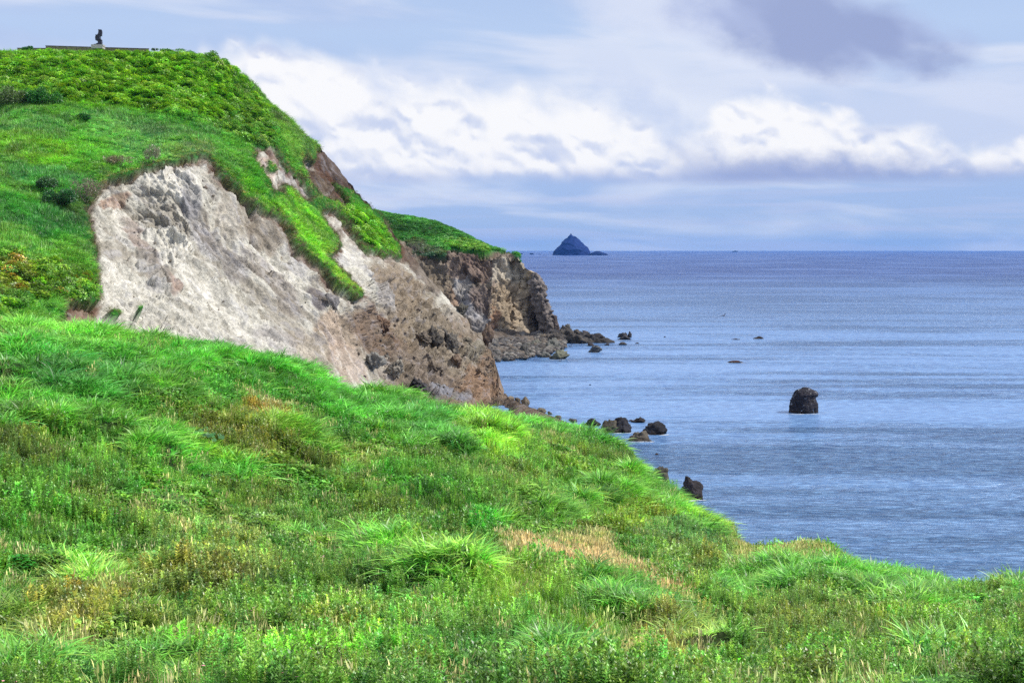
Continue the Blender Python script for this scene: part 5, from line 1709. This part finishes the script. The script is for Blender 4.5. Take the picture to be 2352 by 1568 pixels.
def twigs(n, h, w, seed, thick=0.03, fork=3):
    """a spray of crooked tapering branches from one foot"""
    R = np.random.default_rng(seed)
    vs, fs = [], []
    off = 0

    def tube(p0, p1, r0, r1):
        nonlocal off
        a = p1 - p0
        L = np.linalg.norm(a)
        a = a / max(L, 1e-6)
        s1 = np.cross(a, [0.3, 0.9, 0.1])
        s1 /= max(np.linalg.norm(s1), 1e-6)
        s2 = np.cross(a, s1)
        for p, r in ((p0, r0), (p1, r1)):
            for q in range(4):
                an = q * math.pi / 2
                vs.append(p + (s1 * math.cos(an) + s2 * math.sin(an)) * r)
        for q in range(4):
            fs.append([off + q, off + (q + 1) % 4, off + 4 + (q + 1) % 4, off + 4 + q])
        off += 8

    def grow(p, d, L, r, lev):
        for s_ in range(3):
            d = d + R.normal(0, 0.16, 3)
            d /= np.linalg.norm(d)
            q = p + d * L / 3
            tube(p, q, r, r * 0.8)
            p, r = q, r * 0.8
            if lev > 0:
                for _ in range(1 if s_ < 2 else 2):
                    e_ = d + R.normal(0, 0.55, 3)
                    e_[2] += 0.15
                    grow(p, e_ / np.linalg.norm(e_), L * 0.62, r * 0.7, lev - 1)
    for k in range(n):
        a = R.uniform(0, 6.283)
        d = np.array([math.cos(a) * w / h, math.sin(a) * w / h * 0.7, R.uniform(0.6, 1.0)])
        grow(np.array([R.normal(0, w * 0.03), R.normal(0, w * 0.03), -0.2]), d / np.linalg.norm(d), h * R.uniform(0.45, 0.62), thick, fork)
    return np.array(vs), np.array(fs)


def shrub(name, u, vb, wpx, hpx, label, c, seed, depth_fn=Dh, lobes=7, leaves=2600, leaf=0.32, cat='shrub', group=None, bare=0.0):
    d = float(depth_fn(u, vb))
    k = d / F
    w_, h_ = wpx * k, hpx * k
    root = empty(name, tuple(P3(u, vb, d)))
    tag(root, label, cat, group)
    R = np.random.default_rng(seed)
    if leaves:
        lb = []
        for i in range(lobes):
            x = R.uniform(-0.36, 0.36) * w_
            hh = h_ * (0.45 + 0.3 * R.random()) * (1 - 0.7 * abs(x) / w_)
            lb.append((x, R.uniform(-0.2, 0.2) * w_, hh * 0.8, w_ * R.uniform(0.14, 0.24), max(h_ * 0.24, 0.3)))
        v, f, rn, tf = leaf_cloud(lb, leaves, leaf, seed)
        tint = np.repeat((lin(c) * 0.9)[None], len(v), 0)
        fo = mesh_obj('foliage', v, f, M_PLANT, parent=root, cols={'rnd': rn, 'tipf': tf, 'tint': tint})
    v, f = twigs(5 if leaves else 9, h_, w_ * 0.5, seed + 1, 0.05, 2 if leaves else 3)
    mesh_obj('branches', v, f, M_BARK if bare else M_STEM, parent=root)
    return root


shrub('bush', 34, 248, 95, 62, 'broad olive green bush at the left edge below the leafy hilltop', (74, 116, 44), 1001, leaves=5200)
shrub('bush', 105, 246, 82, 56, 'dark green bush with a shaded hollow beside the olive one', (40, 120, 22), 1002, leaves=5200)
shrub('bush', 186, 280, 46, 26, 'small dark bush alone on the grassy terrace', (36, 116, 26), 1003, leaves=2200)
shrub('bush', 68, 118, 30, 14, 'small round bush on the skyline left of the long wall', (44, 120, 50), 1004, leaves=1400, lobes=4)
shrub('bush', 140, 472, 84, 50, 'dark green bush on the left rim of the white cliff', (36, 104, 34), 1005, leaves=4200)
shrub('bush', 108, 438, 64, 42, 'dull green bush up the slope from the rim bush', (52, 112, 44), 1006, leaves=3000)
shrub('twiggy_shrub', 196, 462, 84, 72, 'half dead greyish shrub with bare twigs overhanging the white cliff', (112, 118, 84), 1007, leaves=1700, leaf=0.25, bare=1)
shrub('twiggy_shrub', 272, 382, 76, 34, 'dry brownish scrub along the upper left rim of the white cliff', (110, 122, 74), 1008, leaves=1500, leaf=0.25, bare=1)
shrub('twiggy_shrub', 352, 372, 40, 50, 'grey green wispy shrub at the top of the white cliff', (118, 142, 96), 1009, leaves=1500, leaf=0.25, bare=1)
shrub('bush', 400, 118, 60, 6, 'low leafy clump on the skyline at the right end of the wall', (70, 140, 30), 1010, leaves=900, lobes=4)
shrub('bush', 356, 118, 16, 10, 'tiny spindly shrub against the sky beside the end of the wall', (50, 100, 40), 1011, leaves=160, lobes=3, leaf=0.35)
shrub('bare_tree', 975, 588, 64, 44, 'leafless pale purple grey thicket on the far headland', (150, 140, 150), 1012, depth_fn=Df, leaves=0, bare=1, cat='bare shrub')
shrub('bare_tree', 952, 578, 40, 30, 'smaller leafless grey shrub left of the purple thicket', (150, 140, 150), 1013, depth_fn=Df, leaves=0, bare=1, cat='bare shrub')
shrub('bare_tree', 983, 535, 22, 16, 'single bare grey shrub high on the far headland slope', (150, 140, 150), 1014, depth_fn=Df, leaves=0, bare=1, cat='bare shrub')
shrub('bush', 1000, 590, 60, 18, 'low dark green scrub under the leafless thicket', (46, 104, 50), 1015, depth_fn=Df, leaves=1500, leaf=0.5)

# ================================================================== SUMMIT: wall and sculpture
M_WALL = plain_mat('sandstone_panel', (150, 138, 112), 0.85, 0.12, 0.8, 0.15, 0.8)
M_COPE = plain_mat('dark_coping', (84, 74, 66), 0.7, 0.1, 1.0, 0.1, 0.8)
M_PLINTH = plain_mat('pale_granite', (190, 186, 180), 0.7, 0.12, 1.5, 0.1, 0.75)
M_BRONZE = plain_mat('black_bronze', (44, 42, 56), 0.35, 0.2, 1.5, 0.15, 0.7, 0.5)


def slab(name, a, b_, z0, z1, th, mat, parent, gap=0.0, bev=0.03):
    """an upright panel from a to b (x, y) between two heights, bevelled"""
    a, b_ = np.array(a, float), np.array(b_, float)
    t_ = (b_ - a) / np.linalg.norm(b_ - a)
    a, b_ = a + t_ * gap, b_ - t_ * gap
    n = np.array([t_[1], -t_[0]]) * th / 2
    bm = bmesh.new()
    bot = [bm.verts.new((*p, z0)) for p in (a - n, b_ - n, b_ + n, a + n)]
    top = [bm.verts.new((*p, z1)) for p in (a - n, b_ - n, b_ + n, a + n)]
    bm.faces.new(bot)
    bm.faces.new(top[::-1])
    for i in range(4):
        bm.faces.new((bot[i], top[i], top[(i + 1) % 4], bot[(i + 1) % 4]))
    bmesh.ops.recalc_face_normals(bm, faces=bm.faces)
    bmesh.ops.bevel(bm, geom=list(bm.edges), offset=bev, segments=2, affect='EDGES')
    me = bpy.data.meshes.new(name)
    bm.to_mesh(me)
    bm.free()
    me.materials.append(mat)
    o = bpy.data.objects.new(name, me)
    COL.objects.link(o)
    o.parent = parent
    return o


def long_wall(ua, ub, va, vb, da, db, n, label, hgt=1.6):
    A_ = P3(ua, va, da)
    B_ = P3(ub, vb, db)
    root = empty('stone_wall', (float(A_[0]), float(A_[1]), float(A_[2]) - hgt))
    tag(root, label, 'wall', 'walls on the summit')
    rel = B_ - A_
    for i in range(n):
        f0, f1 = i / n, (i + 1) / n
        z = hgt + rel[2] * (f0 + f1) / 2 * 0 + 0
        zt = hgt + min(rel[2] * f0, rel[2] * f1)
        slab('panel', rel[:2] * f0, rel[:2] * f1, -1.0, zt - 0.12, 0.4, M_WALL, root, 0.025)
    bm = bmesh.new()
    t_ = rel[:2] / np.linalg.norm(rel[:2])
    nn = np.array([t_[1], -t_[0]]) * 0.27
    vv = []
    for f_, zt in ((-0.002, hgt), (1.002, hgt + rel[2])):
        p = rel[:2] * f_
        for sgn in (-1, 1):
            for dz in (-0.115, 0.0):
                vv.append(bm.verts.new((*(p + nn * sgn), zt + dz)))
    for q in ((0, 1, 3, 2), (4, 6, 7, 5), (0, 4, 5, 1), (2, 3, 7, 6), (1, 5, 7, 3), (0, 2, 6, 4)):
        bm.faces.new([vv[i] for i in q])
    bmesh.ops.recalc_face_normals(bm, faces=bm.faces)
    me = bpy.data.meshes.new('coping')
    bm.to_mesh(me)
    bm.free()
    me.materials.append(M_COPE)
    o = bpy.data.objects.new('coping', me)
    COL.objects.link(o)
    o.parent = root
    return root


long_wall(105, 342, 105, 112, 405, 405, 10, 'long low sandstone panel wall with dark coping on the summit')
long_wall(40, 104.5, 110.5, 111, 406, 406, 3, 'lower end section of wall left of the long panel wall')

root = empty('sculpture', tuple(P3(228, 103.5, 402)))
tag(root, 'tall black abstract sculpture of stacked curved blades against the sky', 'sculpture')
KS = 0.03838 / F * 402
ZX, ZY = 575, 1165        # origin of the traced outline: middle of the foot


def blade(name, pts, y, th, yaw=0.0, bulge=0.0, mat=M_BRONZE):
    bm = bmesh.new()
    cx = np.mean([p[0] for p in pts])
    fr, bk = [], []
    for x, z in pts:
        X_, Z_ = (x - ZX) * KS, (ZY - z) * KS
        C_ = (cx - ZX) * KS
        b_ = bulge * (1 - ((X_ - C_) / 1.0) ** 2)
        for lst, s_ in ((fr, -1), (bk, 1)):
            dx, dy = X_ - C_, y + s_ * th / 2 + b_
            lst.append(bm.verts.new((C_ + dx * math.cos(yaw) - (dy - y) * math.sin(yaw), y + dx * math.sin(yaw) + (dy - y) * math.cos(yaw), Z_)))
    bm.faces.new(fr)
    bm.faces.new(bk[::-1])
    n = len(fr)
    for i in range(n):
        bm.faces.new((fr[i], bk[i], bk[(i + 1) % n], fr[(i + 1) % n]))
    bmesh.ops.recalc_face_normals(bm, faces=bm.faces)
    bmesh.ops.triangulate(bm, faces=[f_ for f_ in bm.faces if len(f_.verts) > 4])
    me = bpy.data.meshes.new(name)
    bm.to_mesh(me)
    bm.free()
    me.materials.append(mat)
    o = bpy.data.objects.new(name, me)
    COL.objects.link(o)
    o.parent = root
    return o


blade('upper_blade', [(515, 250), (715, 262), (740, 320), (752, 390), (752, 440), (738, 560), (738, 645), (640, 640), (600, 575), (560, 555), (505, 560), (455, 570), (490, 530), (515, 490), (532, 420), (536, 340), (528, 290)], 0.0, 0.9, 0.12)
blade('middle_blade', [(385, 560), (455, 566), (510, 575), (560, 585), (590, 620), (600, 575), (645, 640), (632, 690), (638, 760), (665, 820), (740, 885), (690, 890), (640, 872), (520, 885), (400, 912), (385, 880), (378, 800), (365, 740), (378, 680), (398, 620)], -0.1, 1.1, -0.1)
blade('lower_blade', [(395, 905), (520, 880), (640, 870), (740, 888), (712, 905), (735, 960), (740, 1010), (735, 1080), (712, 1120), (705, 1165), (270, 1165), (270, 1125), (370, 1122), (410, 1100), (440, 1080), (490, 1065), (518, 1010), (500, 975), (465, 935)], 0.1, 1.2, 0.05)
pl = slab('plinth', (-2.0, 0), (1.4, 0), -0.55, -0.02, 2.4, M_PLINTH, root, bev=0.04)
slab('plinth_step', (-1.85, 0), (1.3, 0), -1.2, -0.56, 2.8, M_PLINTH, root, bev=0.04)

# ================================================================== BIRD
bm = bmesh.new()
body = bmesh.ops.create_uvsphere(bm, u_segments=10, v_segments=8, radius=1.0)
for v_ in bm.verts:
    x, y, z = v_.co
    v_.co = (x * 0.09 + 0, y * 0.27, z * 0.08)
for s_ in (-1, 1):
    pts = [(0.05, 0.10, 0.02), (0.38, 0.16, 0.16), (0.72, 0.02, 0.20), (0.60, -0.06, 0.19), (0.36, -0.02, 0.14), (0.05, -0.12, 0.02)]
    up_ = [bm.verts.new((s_ * x, y, z + 0.012)) for x, y, z in pts]
    dn_ = [bm.verts.new((s_ * x, y, z - 0.012)) for x, y, z in pts]
    bm.faces.new(up_)
    bm.faces.new(dn_[::-1])
    for i in range(6):
        bm.faces.new((up_[i], dn_[i], dn_[(i + 1) % 6], up_[(i + 1) % 6]))
hd = bmesh.ops.create_uvsphere(bm, u_segments=8, v_segments=6, radius=0.07, matrix=Matrix.Translation((0, 0.29, 0.03)))
tl = [bm.verts.new(p) for p in ((-0.03, -0.24, 0.01), (0.03, -0.24, 0.01), (0.09, -0.42, 0.0), (-0.09, -0.42, 0.0), (0, -0.3, -0.02))]
bm.faces.new(tl[:4])
bm.faces.new((tl[0], tl[3], tl[4]))
bm.faces.new((tl[1], tl[4], tl[2]))
bmesh.ops.recalc_face_normals(bm, faces=bm.faces)
me = bpy.data.meshes.new('seabird')
bm.to_mesh(me)
bm.free()
me.materials.append(plain_mat('dark_feather', (60, 58, 62), 0.7, 0.2, 6, 0))
brd = bpy.data.objects.new('seabird', me)
COL.objects.link(brd)
brd.location = tuple(P3(1662, 725, 270))
brd.rotation_euler = (0.1, -0.33, 0.5)
tag(brd, 'dark seabird gliding with spread wings low over the open bay', 'bird')

# ================================================================== KUDZU-LIKE BIG LEAVES by the hollow
root = empty('broad_leaf_vine', tuple(P3(440, 1010, float(Dg(440, 1010)))))
tag(root, 'trailing vine with big dark blue green leaves in the left of the field', 'vine')
R = np.random.default_rng(5)
vs, fs, rn, tf, off = [], [], [], [], 0
for k in range(46):
    x = R.uniform(-1.6, 2.2)
    y = R.normal(0, 0.8) - 0.2 * x
    c = np.array([x, y, 0.45 + R.uniform(0, 0.35) - 0.12 * x])
    a = R.uniform(0, 6.28)
    tl_ = np.array([R.normal(0, 0.25), -0.55 + R.normal(0, 0.25), 1.0])
    tl_ /= np.linalg.norm(tl_)
    e1 = np.cross(tl_, [math.cos(a), math.sin(a), 0])
    e1 /= np.linalg.norm(e1)
    e2 = np.cross(tl_, e1)
    r = R.uniform(0.14, 0.26)
    pts = [c] + [c + r * rr * (math.cos(q) * e1 + math.sin(q) * e2) + tl_ * dz for q, rr, dz in
                 [(0, 1.25, -0.03), (0.6, 0.9, 0.0), (1.2, 1.0, -0.02), (2.0, 0.85, 0.01), (2.7, 0.9, -0.01), (3.14, 0.35, 0.0), (3.6, 0.9, -0.01), (4.3, 0.85, 0.01), (5.1, 1.0, -0.02), (5.7, 0.9, 0.0)]]
    vs += pts
    fs += [[off, off + 1 + i, off + 1 + (i + 1) % 10] for i in range(10)]
    rn += [R.random()] * 11
    tf += [0.1] + [0.6] * 10
    off += 11
mesh_obj('leaves', np.array(vs), fs, M_PLANT, parent=root, cols={'rnd': np.array(rn), 'tipf': np.array(tf), 'tint': np.repeat((lin((58, 130, 52)) * 0.8)[None], len(vs), 0)})
v, f = twigs(6, 1.2, 1.6, 9, 0.012, 1)
mesh_obj('stems', v, f, M_STEM, parent=root)

# ================================================================== AIR
m_h, t, o = new_mat('sea_air')
pv = t.new('ShaderNodeVolumePrincipled')
pv.inputs['Color'].default_value = (0.10, 0.38, 1.0, 1)
pv.inputs['Density'].default_value = 1.6e-5
pv.inputs['Anisotropy'].default_value = 0.0
t.l.new(pv.outputs[0], o.inputs['Volume'])
hx, hy0, hy1, hz0, hz1 = 44000, -500, 41000, -12, 300
hv = [(x, y, z) for z in (hz0, hz1) for x, y in ((-hx, hy0), (hx, hy0), (hx, hy1), (-hx, hy1))]
hz = mesh_obj('haze', hv, [[0, 3, 2, 1], [4, 5, 6, 7], [0, 1, 5, 4], [1, 2, 6, 5], [2, 3, 7, 6], [3, 0, 4, 7]], m_h, smooth=False)
tag(hz, 'thin blue sea air that tints the distant island and horizon', None, None, 'stuff')

# ================================================================== FOAM lapping at a few rocks
R = np.random.default_rng(321)
vs, fs, off = [], [], 0
for u, vb, wpx in [(1474, 1014, 57), (1505, 998, 58), (1430, 994, 46), (1845, 951, 66), (1590, 1148, 50), (1380, 787, 40), (1367, 810, 30), (1288, 826, 46), (1436, 781, 30), (1322, 791, 60), (1691, 833, 40), (1745, 778, 24), (1172, 829, 30), (1229, 815, 40)]:
    d0_ = water_d(vb)
    for k in range(int(5 + wpx * 0.35)):
        uu = u + R.uniform(-0.55, 0.55) * wpx
        dd = d0_ - abs(R.normal(0, 0.35)) - 0.05
        L = R.uniform(0.15, 0.9)
        wd_ = R.uniform(0.05, 0.16)
        c = P3(uu, vb, dd)
        c[2] = 0.035
        nseg = 7
        ring = []
        for q in range(10):
            a = q * 0.6283
            ring.append([c[0] + math.cos(a) * L * R.uniform(0.6, 1.1), c[1] + math.sin(a) * wd_ * 2.2 * R.uniform(0.5, 1.2), 0.03 + 0.03 * R.random()])
        vs += ring
        fs.append(list(range(off, off + 10)))
        off += 10
M_FOAM = plain_mat('sea_foam', (214, 222, 234), 0.6, 0.1, 5, 0.0, 0.8)
fm = mesh_obj('foam', np.array(vs), fs, M_FOAM, smooth=False)
tag(fm, 'thin flecks of white foam lapping at the foot of the sea rocks', 'foam', None, 'stuff')
